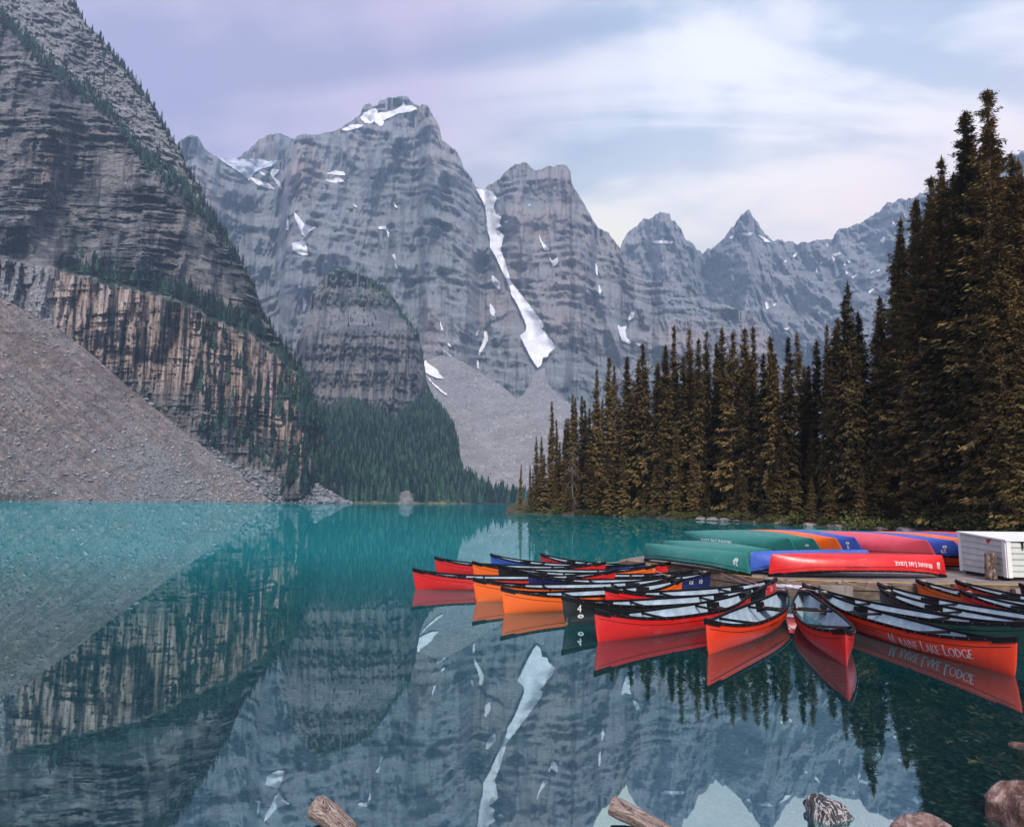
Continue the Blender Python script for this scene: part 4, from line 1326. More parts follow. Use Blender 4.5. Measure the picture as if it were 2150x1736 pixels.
def wall_spots():
    S = []
    for px in np.arange(150, 655, 2.6):                      # along the crest
        ry = wall_ry(px)
        for _ in range(1 + int(prng.random() < 0.6)):
            if prng.random() < 0.62:
                S.append((px + prng.normal(0, 2), ry + abs(prng.normal(0, 8)) + 1, prng.uniform(9, 17)))
    for px in np.arange(0, 500, 1.1):                        # diagonal ledge
        if prng.random() < 0.95:
            w = 6 + 10 * (px / 500)
            S.append((px, float(interp(L2, px)) + prng.normal(0, w) + 4, prng.uniform(9, 18)))
    for px in np.arange(150, 560, 1.2):                      # ledge above the banded cliff
        if prng.random() < 0.40 + 0.55 * sstep(180, 330, px):
            S.append((px, float(interp(L1, px)) - abs(prng.normal(0, 17)) - 3, prng.uniform(11, 21)))
    for _ in range(150):                                     # foot of the cliff on the right
        px = prng.uniform(405, 690)
        lo, hi = float(interp(L1, px)) + 30, min(1010, float(interp([(400, 910), (500, 965), (690, 1010)], px)))
        S.append((px, prng.uniform(lo, hi), prng.uniform(12, 24)))
    for _ in range(130):
        px = prng.uniform(590, 715)
        lo = wall_ry(px)
        S.append((px, prng.uniform(lo + 3, 1035), prng.uniform(14, 24)))
    for _ in range(60):
        px = prng.uniform(100, 420)
        l2 = float(interp(L2, px))
        ry = wall_ry(px)
        S.append((px, prng.uniform(min(ry, l2) + 5, max(l2, ry)), prng.uniform(6, 12)))
    return S


def cone_forest(spots, seed):
    """Joined small spruces: stacked ragged skirts of needles round a spire."""
    rng = np.random.default_rng(seed)
    V, F, T = [], [], []
    base = 0
    sides = 6
    for (x, y, z, h) in spots:
        w = h * rng.uniform(0.10, 0.165)
        nl = 5
        T.extend([rng.random()] * (nl * (sides + 1)))
        for j in range(nl):
            z0 = z + h * (0.04 + 0.78 * j / nl)
            z1 = z0 + h * (0.30 - 0.02 * j)
            r = w * (1 - j / (nl + 0.35)) ** 0.85
            ph = rng.uniform(0, 6)
            ring = []
            for i in range(sides):
                a = ph + i * 2 * math.pi / sides
                rr = r * (1.0 + (0.35 if i % 2 else -0.3) + rng.uniform(-0.15, 0.15))
                ring.append((x + rr * math.cos(a), y + rr * math.sin(a), z0 - h * 0.03 * (i % 2)))
            V.extend(ring)
            V.append((x, y, min(z1, z + h)))
            for i in range(sides):
                F.append((base + i, base + (i + 1) % sides, base + sides))
            base += sides + 1
    return np.array(V), np.array(F), {'tint': np.array(T)}


spots = wall_spots()
SX, SY = np.array([s[0] for s in spots]), np.array([s[1] for s in spots])
SY = np.maximum(SY, WALL.lines(SX)[0] + 1)
WP = WALL.pos(SX, SY)
vis = (SX > -10)
order = sorted([i for i in range(len(spots)) if SX[i] > 0], key=lambda i: -spots[i][2] / WP[i][1])
crest = [i for i in order if SY[i] < wall_ry(SX[i]) + 14]
ledge = [i for i in order if SY[i] >= wall_ry(SX[i]) + 14]
picked = crest[:60] + [i for i in ledge if SY[i] < interp(L1, SX[i])][:30] + [i for i in ledge if SY[i] >= interp(L1, SX[i])][:30]
chosen = set(picked)
for i in picked:
    p = WP[i]
    zone = 'crest' if SY[i] < wall_ry(SX[i]) + 14 else 'ledges'
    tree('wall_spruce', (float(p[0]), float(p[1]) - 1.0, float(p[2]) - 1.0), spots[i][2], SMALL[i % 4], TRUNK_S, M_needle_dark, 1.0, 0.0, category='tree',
         label=('dark spruce on the crest of the left rock wall, ' + ('upper third' if SY[i] < 260 else 'middle third' if SY[i] < 520 else 'lower third')) if zone == 'crest' else ('dark spruce on the rock wall ' + ('above the orange cliff band' if SY[i] < interp(L1, SX[i]) else 'below the orange cliff band')), group='spruces on the %s of the rock wall' % zone)
rest = [(WP[i][0], WP[i][1] - 1.0, WP[i][2] - 1.0, spots[i][2]) for i in range(len(spots)) if i not in chosen]
V, F, AT = cone_forest(rest, 1)
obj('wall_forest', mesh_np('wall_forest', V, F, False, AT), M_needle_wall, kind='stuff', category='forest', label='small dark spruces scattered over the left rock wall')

hx, hy = prng.uniform(640, 1300, 22000), prng.uniform(790, 1056, 22000)
ry, rd, fy, fd = HILL.lines(hx)
ok = (hy > ry + 2) & (hy < py_at(hx, fd, 1.0)) & (((hx - 853) / 17) ** 2 + ((hy - 1046) / 17) ** 2 > 1)
ok &= ~((hx < 735) & (hy < 862) & (prng.random(22000) < 0.85)) & ~((hx > 690) & (hx < 830) & (hy < ry + 22) & (prng.random(22000) < 0.55))
hp = np.stack([hx, hy], 1)[ok][:6200]
HP = HILL.pos(hp[:, 0], hp[:, 1])
hh = prng.uniform(7, 22, len(HP)) * (0.65 + 0.35 * sstep(830, 930, hp[:, 1]))
V, F, AT = cone_forest([(p[0], p[1], p[2] - 0.5, h) for p, h in zip(HP, hh)], 2)
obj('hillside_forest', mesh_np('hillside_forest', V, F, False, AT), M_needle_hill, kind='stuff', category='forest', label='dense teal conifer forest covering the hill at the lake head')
dp = []
for _ in range(150):
    px = prng.uniform(700, 895)
    ry = float(DOME.lines(np.array([px]))[0][0])
    dp.append((px, ry + abs(prng.normal(0, 7)) + 1))
for _ in range(40):
    dp.append((prng.uniform(690, 790), prng.uniform(620, 690)))
dp = np.array(dp)
DP = DOME.pos(dp[:, 0], dp[:, 1])
V, F, AT = cone_forest([(p[0], p[1] - 2, p[2], h) for p, h in zip(DP, prng.uniform(6, 13, len(DP)))], 3)
obj('dome_forest', mesh_np('dome_forest', V, F, False, AT), M_needle_hill, kind='stuff', category='forest', label='thin line of small conifers on the brow of the rock dome')


# ------------------------------------------------------------------ loose blocks on the scree and talus
def scatter_blocks(name, piece, n, x0, x1, ylo, yhi, smin, smax, mat, label, seed):
    rng = np.random.default_rng(seed)
    base = []
    for i in range(5):
        bm = bmesh.new()
        bmesh.ops.create_cube(bm, size=1.0)
        co = np.array([v.co[:] for v in bm.verts]) * rng.uniform(0.6, 1.2, (8, 3))
        base.append((co, np.array([[v.index for v in f.verts] for f in bm.faces])))
        bm.free()
    px = rng.uniform(x0, x1, n)
    lo, hi = ylo(px), yhi(px)
    py = lo + (np.maximum(hi, lo + 1) - lo) * rng.random(n)
    P = piece.pos(px, py)
    V, F, b = [], [], 0
    for i in range(n):
        co, fc = base[i % 5]
        s = smin + (smax - smin) * rng.random() ** 5
        e = Euler(rng.uniform(-0.6, 0.6, 3) + np.array([0, 0, rng.uniform(0, 6)])).to_matrix()
        c = (co * (s * np.array([1.5, 1.0, 0.55]))) @ np.array(e).T + P[i] + np.array([0, -0.4 * s, 0.1 * s])
        V.append(c)
        F.append(fc + b)
        b += len(co)
    return obj(name, mesh_np(name, np.concatenate(V), np.concatenate(F), False), mat, kind='stuff', category='boulders', label=label)


M_block = simple_mat('pale scree block', (0.33, 0.31, 0.30), 0.9, 0.2, 0.45, 0.15)
M_block2 = simple_mat('grey talus block', (0.22, 0.225, 0.235), 0.9, 0.2, 0.5, 0.2)
scatter_blocks('scree_boulders', SCREE, 3600, -60, 570, lambda p: interp(SCREE.ridge, p) + 2, lambda p: 1053 + 0 * p, 0.25, 1.9, M_block, 'pale loose boulders scattered over the scree cone', 5)
scatter_blocks('talus_boulders', TALUS, 3400, 270, 738, lambda p: interp(TALUS.ridge, p) + 2, lambda p: 1056 + 0 * p, 0.6, 4.2, M_block2, 'grey angular boulders heaped on the talus', 6)

# ------------------------------------------------------------------ canoes
CL, CB = 4.9, 0.88          # length, beam


def c_gun(a):               # gunwale height above the keel
    return 0.37 + 0.20 * np.abs(a) ** 3


def c_keel(a):
    a = np.abs(a)
    return 0.035 * a ** 4 + 0.50 * np.clip((a - 0.945) / 0.055, 0, 1) ** 2.6


def c_half(a):
    a = np.abs(a)
    return CB / 2 * np.clip(1 - a ** 2.3, 0, 1) ** 0.92 + 0.008


def c_point(a, th, inset=0.0):
    """Point on the hull: a in -1..1 along the length, th 0 (keel) .. 1 (gunwale)."""
    a, th = np.asarray(a, float), np.asarray(th, float)
    e = np.abs(a)
    p = 0.80 + 0.25 * e ** 2
    q = 1.25 - 0.45 * e ** 2
    t = th * math.pi / 2
    hb = np.maximum(c_half(a) - inset, 0.002)
    k = c_keel(a) + inset
    g = c_gun(a)
    flare = 1 - 0.05 * (1 - th)
    y = hb * np.sin(t) ** p * flare
    z = k + np.maximum(g - k, 0.01) * (1 - np.cos(t)) ** q
    return a * CL / 2, y, z


def c_side(s, z):
    """Half breadth of the hull at distance s from amidships and height z."""
    a = np.clip(s / (CL / 2), -0.995, 0.995)
    e = np.abs(a)
    k, g = c_keel(a), c_gun(a)
    q = 1.25 - 0.45 * e ** 2
    p = 0.80 + 0.25 * e ** 2
    f = np.clip((z - k) / np.maximum(g - k, 0.01), 0, 1) ** (1 / q)
    t = np.arccos(np.clip(1 - f, -1, 1))
    return c_half(a) * np.sin(t) ** p * (1 - 0.05 * (1 - t / (math.pi / 2)))


A_ST = np.concatenate([-1 + 0.07 * np.linspace(0, 1, 9) ** 1.3, np.linspace(-0.90, 0.90, 31), 1 - 0.07 * np.linspace(1, 0, 9) ** 1.3])


def loft_mesh(name, inset, stations, nt=17):
    """Both sides of the shell as one strip of rings from gunwale to gunwale."""
    th = np.linspace(0, 1, nt)
    ring = np.concatenate([th[::-1], th[1:]])
    sg = np.concatenate([-np.ones(nt), np.ones(nt - 1)])
    A, T = np.meshgrid(stations, ring, indexing='ij')
    x, y, z = c_point(A, T, inset)
    V = np.stack([x, y * sg[None, :], z], -1)
    m, n = A.shape
    i = np.arange((m - 1) * n).reshape(m - 1, n)[:, :-1].ravel()
    F = np.stack([i, i + 1, i + n + 1, i + n], 1)
    return mesh_np(name, V.reshape(-1, 3), F, True)


HULL = loft_mesh('hull', 0.0, A_ST)
HULL_V = np.array([v.co[:] for v in HULL.vertices])
LINER = loft_mesh('liner', 0.012, A_ST[2:-2])


def sweep_rect(path, w, h, name, up=(0, 0, 1)):
    """Rectangular bar along a polyline."""
    P = np.array(path, float)
    V, F = [], []
    for i in range(len(P)):
        d = P[min(i + 1, len(P) - 1)] - P[max(i - 1, 0)]
        d /= np.linalg.norm(d)
        s = np.cross(d, up)
        s /= np.linalg.norm(s)
        u = np.cross(s, d)
        for a, b in ((-1, -1), (1, -1), (1, 1), (-1, 1)):
            V.append(P[i] + s * a * w / 2 + u * b * h / 2)
    for i in range(len(P) - 1):
        for j in range(4):
            F.append((4 * i + j, 4 * i + (j + 1) % 4, 4 * i + 4 + (j + 1) % 4, 4 * i + 4 + j))
    n = 4 * (len(P) - 1)
    F += [(3, 2, 1, 0), (n, n + 1, n + 2, n + 3)]
    return np.array(V), np.array(F)


def tube(path, r, sides=8, close=True):
    P = np.array(path, float)
    V, F = [], []
    ref = np.array([0.31, 0.17, 0.93])
    for i in range(len(P)):
        d = P[min(i + 1, len(P) - 1)] - P[max(i - 1, 0)]
        d = d / (np.linalg.norm(d) + 1e-9)
        s = np.cross(d, ref)
        s /= np.linalg.norm(s)
        u = np.cross(s, d)
        rr = r[i] if hasattr(r, '__len__') else r
        for j in range(sides):
            a = 2 * math.pi * j / sides
            V.append(P[i] + (s * math.cos(a) + u * math.sin(a)) * rr)
    for i in range(len(P) - 1):
        for j in range(sides):
            F.append((sides * i + j, sides * i + (j + 1) % sides, sides * (i + 1) + (j + 1) % sides, sides * (i + 1) + j))
    fl = [np.array(F)]
    if close:
        n = sides * (len(P) - 1)
        fl.append(np.array([list(range(sides))[::-1], [n + j for j in range(sides)]]))
    return np.array(V), fl


def join(parts):
    V, byk, b = [], {}, 0
    for v, f in parts:
        fl = f if isinstance(f, list) else [f]
        for a in fl:
            a = np.asarray(a)
            byk.setdefault(a.shape[1], []).append(a + b)
        V.append(np.asarray(v))
        b += len(v)
    return np.concatenate(V), [np.concatenate(a) for a in byk.values()]


def box(c, s, rz=0.0):
    c, s = np.array(c, float), np.array(s, float) / 2
    co = np.array([(x, y, z) for x in (-1, 1) for y in (-1, 1) for z in (-1, 1)], float) * s
    if rz:
        r = np.array([[math.cos(rz), -math.sin(rz), 0], [math.sin(rz), math.cos(rz), 0], [0, 0, 1]])
        co = co @ r.T
    F = np.array([(0, 1, 3, 2), (4, 6, 7, 5), (0, 4, 5, 1), (2, 3, 7, 6), (0, 2, 6, 4), (1, 5, 7, 3)])
    return co + c, F


def gunwale_mesh():
    parts = []
    aa = np.concatenate([[-1.002], A_ST[1:-1], [1.002]])
    for sg in (-1, 1):
        pts = [(a * CL / 2, sg * (float(c_half(min(abs(a), 1.0))) + 0.001), float(c_gun(min(abs(a), 1.0))) + 0.004) for a in aa]
        parts.append(sweep_rect(pts, 0.036, 0.042, 'g'))
    return join(parts)


GUN = mesh_np('gunwale', *gunwale_mesh(), smooth=False)


def cap_mesh(sg):
    aa = np.array([0.885, 0.91, 0.94, 0.965, 0.985, 1.0, 1.004])
    V, F = [], []
    for a in aa:
        h = float(c_half(min(a, 1.0))) + 0.024
        if a > 1:
            h = 0.02
        g = float(c_gun(min(a, 1.0)))
        dip = 0.012
        for y, z in ((-h, g - 0.045), (-h, g + 0.028), (0, g + 0.032 + dip), (h, g + 0.028), (h, g - 0.045)):
            V.append((sg * a * CL / 2, y, z))
    for i in range(len(aa) - 1):
        for j in range(4):
            F.append((5 * i + j, 5 * i + j + 1, 5 * i + 5 + j + 1, 5 * i + 5 + j))
    n = 5 * (len(aa) - 1)
    return mesh_np('deck_plate', np.array(V), [np.array(F), np.array([[0, 1, 2, 3, 4], [n + 4, n + 3, n + 2, n + 1, n]])], False)


CAPS = [cap_mesh(-1), cap_mesh(1)]


def thwart_mesh(s):
    h = float(c_half(s / (CL / 2)))
    g = float(c_gun(s / (CL / 2)))
    return mesh_np('thwart', *tube([(s, -h, g - 0.025), (s, -h * 0.5, g - 0.03), (s, 0, g - 0.032), (s, h * 0.5, g - 0.03), (s, h, g - 0.025)], 0.023, 8), smooth=True)


THW = [thwart_mesh(-0.75), thwart_mesh(0.95)]


def seat_meshes(s):
    z = float(c_gun(s / (CL / 2))) - 0.12
    parts_rail, parts_web, parts_hang = [], [], []
    for ds in (-0.115, 0.115):
        h = float(c_half((s + ds) / (CL / 2))) * 0.93
        parts_rail.append(sweep_rect([(s + ds, -h, z), (s + ds, h, z)], 0.03, 0.035, 'r'))
    h = float(c_half(s / (CL / 2))) * 0.66
    for i in range(9):
        y = -h + 2 * h * (i + 0.5) / 9
        parts_web.append(box((s, y, z + 0.019 + 0.004 * (i % 2)), (0.25, 2 * h / 9 * 0.80, 0.008)))
    for i in range(4):
        x = s - 0.085 + 0.057 * i
        parts_web.append(box((x, 0, z + 0.016), (0.042, 2 * h, 0.006)))
    for sg in (-1, 1):
        zz0, zz1 = z - 0.06, float(c_gun(s / (CL / 2))) - 0.015
        V = []
        for zz in (zz0, zz1):
            for ds in (-0.17, 0.17):
                V.append((s + ds, sg * (float(c_side(s + ds, zz)) - 0.018), zz))
        V = np.array(V)
        V2 = V - np.array([0, sg * 0.012, 0])
        parts_hang.append((np.concatenate([V, V2]), np.array([(0, 1, 3, 2), (4, 6, 7, 5), (0, 4, 5, 1), (2, 3, 7, 6), (0, 2, 6, 4), (1, 5, 7, 3)])))
    return (mesh_np('seat', *join(parts_web), smooth=False), mesh_np('rail', *join(parts_rail), smooth=False), [mesh_np('hanger', *p, smooth=False) for p in parts_hang])


SEATS = [seat_meshes(-1.35), seat_meshes(1.45)]


def side_strip(zoff, wid, sg, a0=-0.975, a1=0.975, out=0.004):
    aa = np.linspace(a0, a1, 40)
    V = []
    for a in aa:
        for dz in (0, wid):
            z = float(c_gun(a)) - zoff - dz
            V.append((a * CL / 2, sg * (float(c_side(a * CL / 2, z)) + out), z))
    F = [(2 * i, 2 * i + 1, 2 * i + 3, 2 * i + 2) for i in range(len(aa) - 1)]
    return np.array(V), np.array(F)


RUB = mesh_np('rub_line', *join([side_strip(0.095, 0.010, sg) for sg in (-1, 1)]), smooth=True)
RIVETS = mesh_np('rivets', *join([box((a * CL / 2, sg * (float(c_half(a)) + 0.0195), float(c_gun(a)) + 0.004), (0.012, 0.005, 0.012)) for sg in (-1, 1) for a in np.linspace(-0.85, 0.85, 19)]), smooth=False)


def cmat(name, col, fade=0.35):
    """Vinyl hull skin: slightly sun-bleached, scuffed and streaked."""
    m, nt, b = new_mat(name)
    pos = node(nt, 'ShaderNodeTexCoord').outputs['Object']
    n1 = noise(nt, pos, 2.2, 5, 0.65)
    n2 = noise(nt, vec_scale(nt, pos, (2.0, 60, 60)), 1.0, 3, 0.6, 0.5)
    grime = noise(nt, vec_scale(nt, pos, (9, 9, 1.6)), 1.0, 4, 0.7)
    pale = tuple(min(0.9, c * 0.95 + 0.055) for c in col)
    c = mix(nt, math_n(nt, 'MULTIPLY', mrange(nt, n1, 0.48, 0.75), fade), col, pale)
    c = mix(nt, math_n(nt, 'MULTIPLY', mrange(nt, n2, 0.60, 0.72), 0.5), c, tuple(min(0.9, x * 0.8 + 0.16) for x in col))
    c = mix(nt, math_n(nt, 'MULTIPLY', mrange(nt, grime, 0.55, 0.75), 0.35), c, tuple(x * 0.35 + 0.01 for x in col))
    sc = noise(nt, vec_scale(nt, pos, (1.3, 5, 7)), 1.0, 5, 0.75, 0.4)
    c = mix(nt, math_n(nt, 'MULTIPLY', mrange(nt, sc, 0.60, 0.70), 0.45), c, tuple(min(0.9, x * 0.7 + 0.2) for x in col))
    nt.links.new(c, b.inputs['Base Color'])
    nt.links.new(mrange(nt, n1, 0.35, 0.7, 0.30, 0.55), b.inputs['Roughness'])
    b.inputs['Specular IOR Level'].default_value = 0.5
    b.inputs['Coat Weight'].default_value = 0.25
    b.inputs['Coat Roughness'].default_value = 0.25
    bp = node(nt, 'ShaderNodeBump', {'Height': n1, 'Strength': 0.25, 'Distance': 0.02})
    nt.links.new(bp.outputs[0], b.inputs['Normal'])
    return m


HM = {'red': cmat('red hull', (0.68, 0.014, 0.012)), 'orange': cmat('orange hull', (0.90, 0.14, 0.008)), 'scarlet': cmat('scarlet hull', (0.86, 0.050, 0.008)),
      'navy': cmat('navy hull', (0.008, 0.014, 0.085), 0.15), 'blue': cmat('blue hull', (0.03, 0.10, 0.46), 0.7), 'black': cmat('black green hull', (0.006, 0.010, 0.010), 0.06),
      'green': cmat('green hull', (0.022, 0.20, 0.165), 0.9), 'dgreen': cmat('dark green hull', (0.006, 0.045, 0.038), 0.15), 'pink': cmat('faded red hull', (0.70, 0.075, 0.11), 0.9),
      'sky': cmat('light blue hull', (0.14, 0.45, 0.62), 0.5)}
M_liner = simple_mat('pale blue liner', (0.37, 0.47, 0.54), 0.7, 0.25, 0.30, 4.0, 0.004, 60.0)
M_black = simple_mat('black vinyl', (0.006, 0.006, 0.008), 0.5, 0.18, 0.3, 10.0)
M_web = simple_mat('black webbing', (0.012, 0.012, 0.014), 0.8, 0.2)
M_ash = simple_mat('varnished ash', (0.55, 0.30, 0.12), 0.45, 0.4, 0.2, 14.0)
M_line = simple_mat('dark hull line', (0.03, 0.004, 0.004), 0.6)
M_white = simple_mat('white decal', (0.85, 0.85, 0.83), 0.5)
M_dec_black = simple_mat('black decal', (0.012, 0.012, 0.012), 0.5)
M_rivet = simple_mat('aluminium rivets', (0.6, 0.6, 0.6), 0.35, metal=0.9)

# --- lettering: roman small capitals drawn with thick and thin strokes
GLYPH = {'M': (0.95, [((0.02, 0), (0.14, 1), 0), ((0.14, 1), (0.47, 0.02), 1), ((0.47, 0.02), (0.80, 1), 0), ((0.80, 1), (0.92, 0), 1)]),
         'R': (0.72, [((0.12, 0), (0.12, 1), 1), ('arc', 0.12, 0.76, 0.40, 0.24, -90, 90, 1), ((0.36, 0.52), (0.70, 0), 1)]),
         'A': (0.80, [((0.04, 0), (0.38, 1), 0), ((0.38, 1), (0.74, 0), 1), ((0.16, 0.34), (0.60, 0.34), 0)]),
         'I': (0.30, [((0.15, 0), (0.15, 1), 1)]),
         'N': (0.86, [((0.12, 0), (0.12, 1), 0), ((0.12, 1), (0.74, 0), 1), ((0.74, 0), (0.74, 1), 0)]),
         'E': (0.60, [((0.12, 0), (0.12, 1), 1), ((0.12, 0.97), (0.54, 0.97), 0), ((0.12, 0.52), (0.46, 0.52), 0), ((0.12, 0.03), (0.56, 0.03), 0)]),
         'L': (0.58, [((0.12, 0), (0.12, 1), 1), ((0.12, 0.03), (0.56, 0.03), 0)]),
         'K': (0.74, [((0.12, 0), (0.12, 1), 1), ((0.14, 0.45), (0.62, 1), 0), ((0.28, 0.58), (0.70, 0), 1)]),
         'O': (0.92, [('arc', 0.46, 0.5, 0.40, 0.48, 0, 360, 1)]),
         'D': (0.86, [((0.12, 0), (0.12, 1), 1), ('arc', 0.12, 0.5, 0.64, 0.48, -90, 90, 1)]),
         'G': (0.88, [('arc', 0.46, 0.5, 0.40, 0.48, 40, 340, 1), ((0.82, 0.0), (0.82, 0.40), 1), ((0.62, 0.40), (0.86, 0.40), 0)])}
NARROW = 0.80


def stroke_quads(text, cap=1.0, small=0.78, gap=0.06):
    """Flat quads (u, v) of a small-caps word; capitals upper case, small capitals lower case, '_' a missing letter."""
    Q, x = [], 0.0
    for ch in text:
        if ch == ' ':
            x += 0.34
            continue
        if ch == '_':
            x += 0.78 * small
            continue
        s = cap if ch.isupper() else small
        w, strokes = GLYPH[ch.upper()]
        for st in strokes:
            if st[0] == 'arc':
                _, cx, cy, rx, ry, a0, a1, hv = st
                n = max(6, int(abs(a1 - a0) / 18))
                pts = []
                for i in range(n + 1):
                    t = math.radians(a0 + (a1 - a0) * i / n)
                    th = 0.06 + 0.11 * abs(math.cos(t))
                    pts.append(((cx + (rx + th / 2) * math.cos(t), cy + (ry + 0.02) * math.sin(t)), (cx + (rx - th / 2) * math.cos(t), cy + (ry - 0.07) * math.sin(t))))
                for (a, b), (c, d) in zip(pts[:-1], pts[1:]):
                    Q.append([(x + p[0] * s * NARROW, p[1] * s) for p in (a, b, d, c)])
            else:
                (x0, y0), (x1, y1), hv = st
                wd = 0.17 if hv else 0.085
                dx, dy = x1 - x0, y1 - y0
                l = math.hypot(dx, dy)
                nx, ny = -dy / l * wd / 2, dx / l * wd / 2
                Q.append([(x + p[0] * s * NARROW, p[1] * s) for p in ((x0 + nx, y0 + ny), (x0 - nx, y0 - ny), (x1 - nx, y1 - ny), (x1 + nx, y1 + ny))])
                if abs(dy) > 0.5:                             # serifs
                    for (sx, sy) in ((x0, y0), (x1, y1)):
                        if sy in (0, 1, 1.0):
                            yy = 0.0 if sy == 0 else 0.955
                            Q.append([(x + p[0] * s * NARROW, p[1] * s) for p in ((sx - 0.13, yy), (sx + 0.13, yy), (sx + 0.13, yy + 0.045), (sx - 0.13, yy + 0.045))])
        x += (w * NARROW + gap) * s
    return Q, x


def text_geo(text, size):
    """Faces of a plain sans text as flat (verts2d, faces)."""
    cu = bpy.data.curves.new('t', 'FONT')
    cu.body = text
    cu.size = size
    cu.resolution_u = 3
    ob = bpy.data.objects.new('t', cu)
    COL.objects.link(ob)
    me = bpy.data.meshes.new_from_object(ob.evaluated_get(bpy.context.evaluated_depsgraph_get()))
    bm = bmesh.new()
    bm.from_mesh(me)
    bmesh.ops.triangulate(bm, faces=bm.faces[:])
    bm.verts.ensure_lookup_table()
    V = np.array([v.co[:2] for v in bm.verts])
    F = np.array([[v.index for v in f.verts] for f in bm.faces])
    bm.free()
    bpy.data.objects.remove(ob)
    bpy.data.curves.remove(cu)
    bpy.data.meshes.remove(me)
    return V, F


def on_hull(uv, s0, z0, sg, flip=1, out=0.009):
    """Lay flat points on the hull side sg; u runs so that it reads from outside."""
    uv = np.asarray(uv, float)
    s = s0 - sg * flip * uv[:, 0]
    z = z0 + flip * uv[:, 1]
    if z0 < 0:                                                # negative: measured down from the gunwale, following its sheer
        z = z + c_gun(np.clip(s / (CL / 2), -1, 1))
    y = c_side(s, z) + out
    return np.stack([s, sg * y, z], 1)


def lettering_mesh(text, size, s0, z0, sg, width=None):
    Q, W = stroke_quads(text)
    Q2 = []
    for a, b, c, d in np.array(Q):                            # short pieces follow the curve of the hull
        n = 6
        for i in range(n):
            t0, t1 = i / n, (i + 1) / n
            Q2.append((a + (d - a) * t0, b + (c - b) * t0, b + (c - b) * t1, a + (d - a) * t1))
    q = np.array(Q2).reshape(-1, 2) * size
    if width:
        q[:, 0] *= width / (W * size)
    return mesh_np('lettering', on_hull(q, s0, z0, sg), np.arange(len(q)).reshape(-1, 4), False)


_tx = {}


def sans_mesh(text, size, s0, z0, sg, sx=1.0):
    if (text, size) not in _tx:
        _tx[(text, size)] = text_geo(text, size)
    V, F = _tx[(text, size)]
    V = V * np.array([sx, 1.0])
    return mesh_np('decal', on_hull(V, s0, z0, sg), F, False)


def oval_mesh(s0, z0, sg, rx=0.055, rz=0.036):
    n = 18
    P = [(0, 0)] + [(rx * math.cos(2 * math.pi * i / n), rz * math.sin(2 * math.pi * i / n)) for i in range(n)]
    F = [(0, 1 + i, 1 + (i + 1) % n) for i in range(n)]
    return mesh_np('emblem', on_hull(np.array(P), s0, z0, sg, 1, 0.009), np.array(F), False)


def emblem_mark(s0, z0, sg):
    Q = [((-0.018, 0.004), (-0.002, 0.004), (-0.002, 0.016), (-0.018, 0.016)), ((0.003, 0.004), (0.019, 0.004), (0.019, 0.016), (0.003, 0.016)), ((-0.014, -0.016), (0.014, -0.016), (0.018, -0.001), (-0.018, -0.001))]
    q = np.array(Q).reshape(-1, 2)
    return mesh_np('emblem_mark', on_hull(q, s0, z0, sg, 1, 0.012), np.arange(len(q)).reshape(-1, 4), False)


def canoe(pa, pb, z, color, label, flipped=False, roll=0.0, group='moored canoes', gear=True, pitch=0.0):
    """pa, pb: the two ends on plan; local +x points from pa to pb."""
    a, b = Vector(pa), Vector(pb)
    d = b - a
    c = (a + b) / 2
    L = d.length
    rz = math.atan2(d.y, d.x)
    o = empty('canoe', (c.x, c.y, z), (0, 0, 0), (L / CL, 0.92 if flipped else 0.84, 1.0), label=label, category='canoe', group=group)
    o.rotation_euler = (Matrix.Rotation(rz, 3, 'Z') @ Matrix.Rotation(pitch, 3, 'Y') @ Matrix.Rotation((math.pi if flipped else 0) + roll, 3, 'X')).to_euler()
    if flipped:                                               # let it rest on whatever touches first
        R = np.array(o.rotation_euler.to_matrix()) @ np.diag([L / CL, 0.92, 1.0])
        o.location.z = z - float((HULL_V @ R.T)[:, 2].min()) + 0.02
    h = obj('hull', HULL, HM[color], o)
    obj('liner', LINER, M_liner, o)
    g = obj('gunwale', GUN, M_black, o)
    obj('rivets', RIVETS, M_rivet, g)
    for m in CAPS:
        obj('deck_plate', m, M_black, o)
    obj('rub_line', RUB, M_line if color in ('red', 'orange', 'scarlet', 'pink') else M_black, h)
    if gear:
        for m in THW:
            obj('thwart', m, M_black, o)
        for web, rail, hang in SEATS:
            s = obj('seat', web, M_web, o)
            obj('rail', rail, M_ash, s)
            for m in hang:
                obj('hanger', m, M_black, s)
    return o


def number(o, text, s0, z0, sg, size=0.15, emblem=None, mat=None):
    n = obj('hull_number', sans_mesh(text, size, s0, z0, sg, 0.85), mat or M_white, o)
    if emblem:
        e = obj('emblem', oval_mesh(emblem[0], emblem[1], sg), M_white, o)
        obj('emblem_mark', emblem_mark(emblem[0], emblem[1], sg), M_dec_black, e)
    return n


TIPZ = 0.50                                                    # height of the canoe ends above the water
DRAFT = -0.08


def tip(px, py):
    p = on_plane(px, py, TIPZ)
    return (p.x, p.y)


def tips(p, q, L=None):
    """Ends from the picture; the far end is pulled out or in to length L."""
    a, b = Vector(tip(*p)), Vector(tip(*q))
    if L:
        b = a + (b - a).normalized() * L
    return tuple(a), tuple(b)


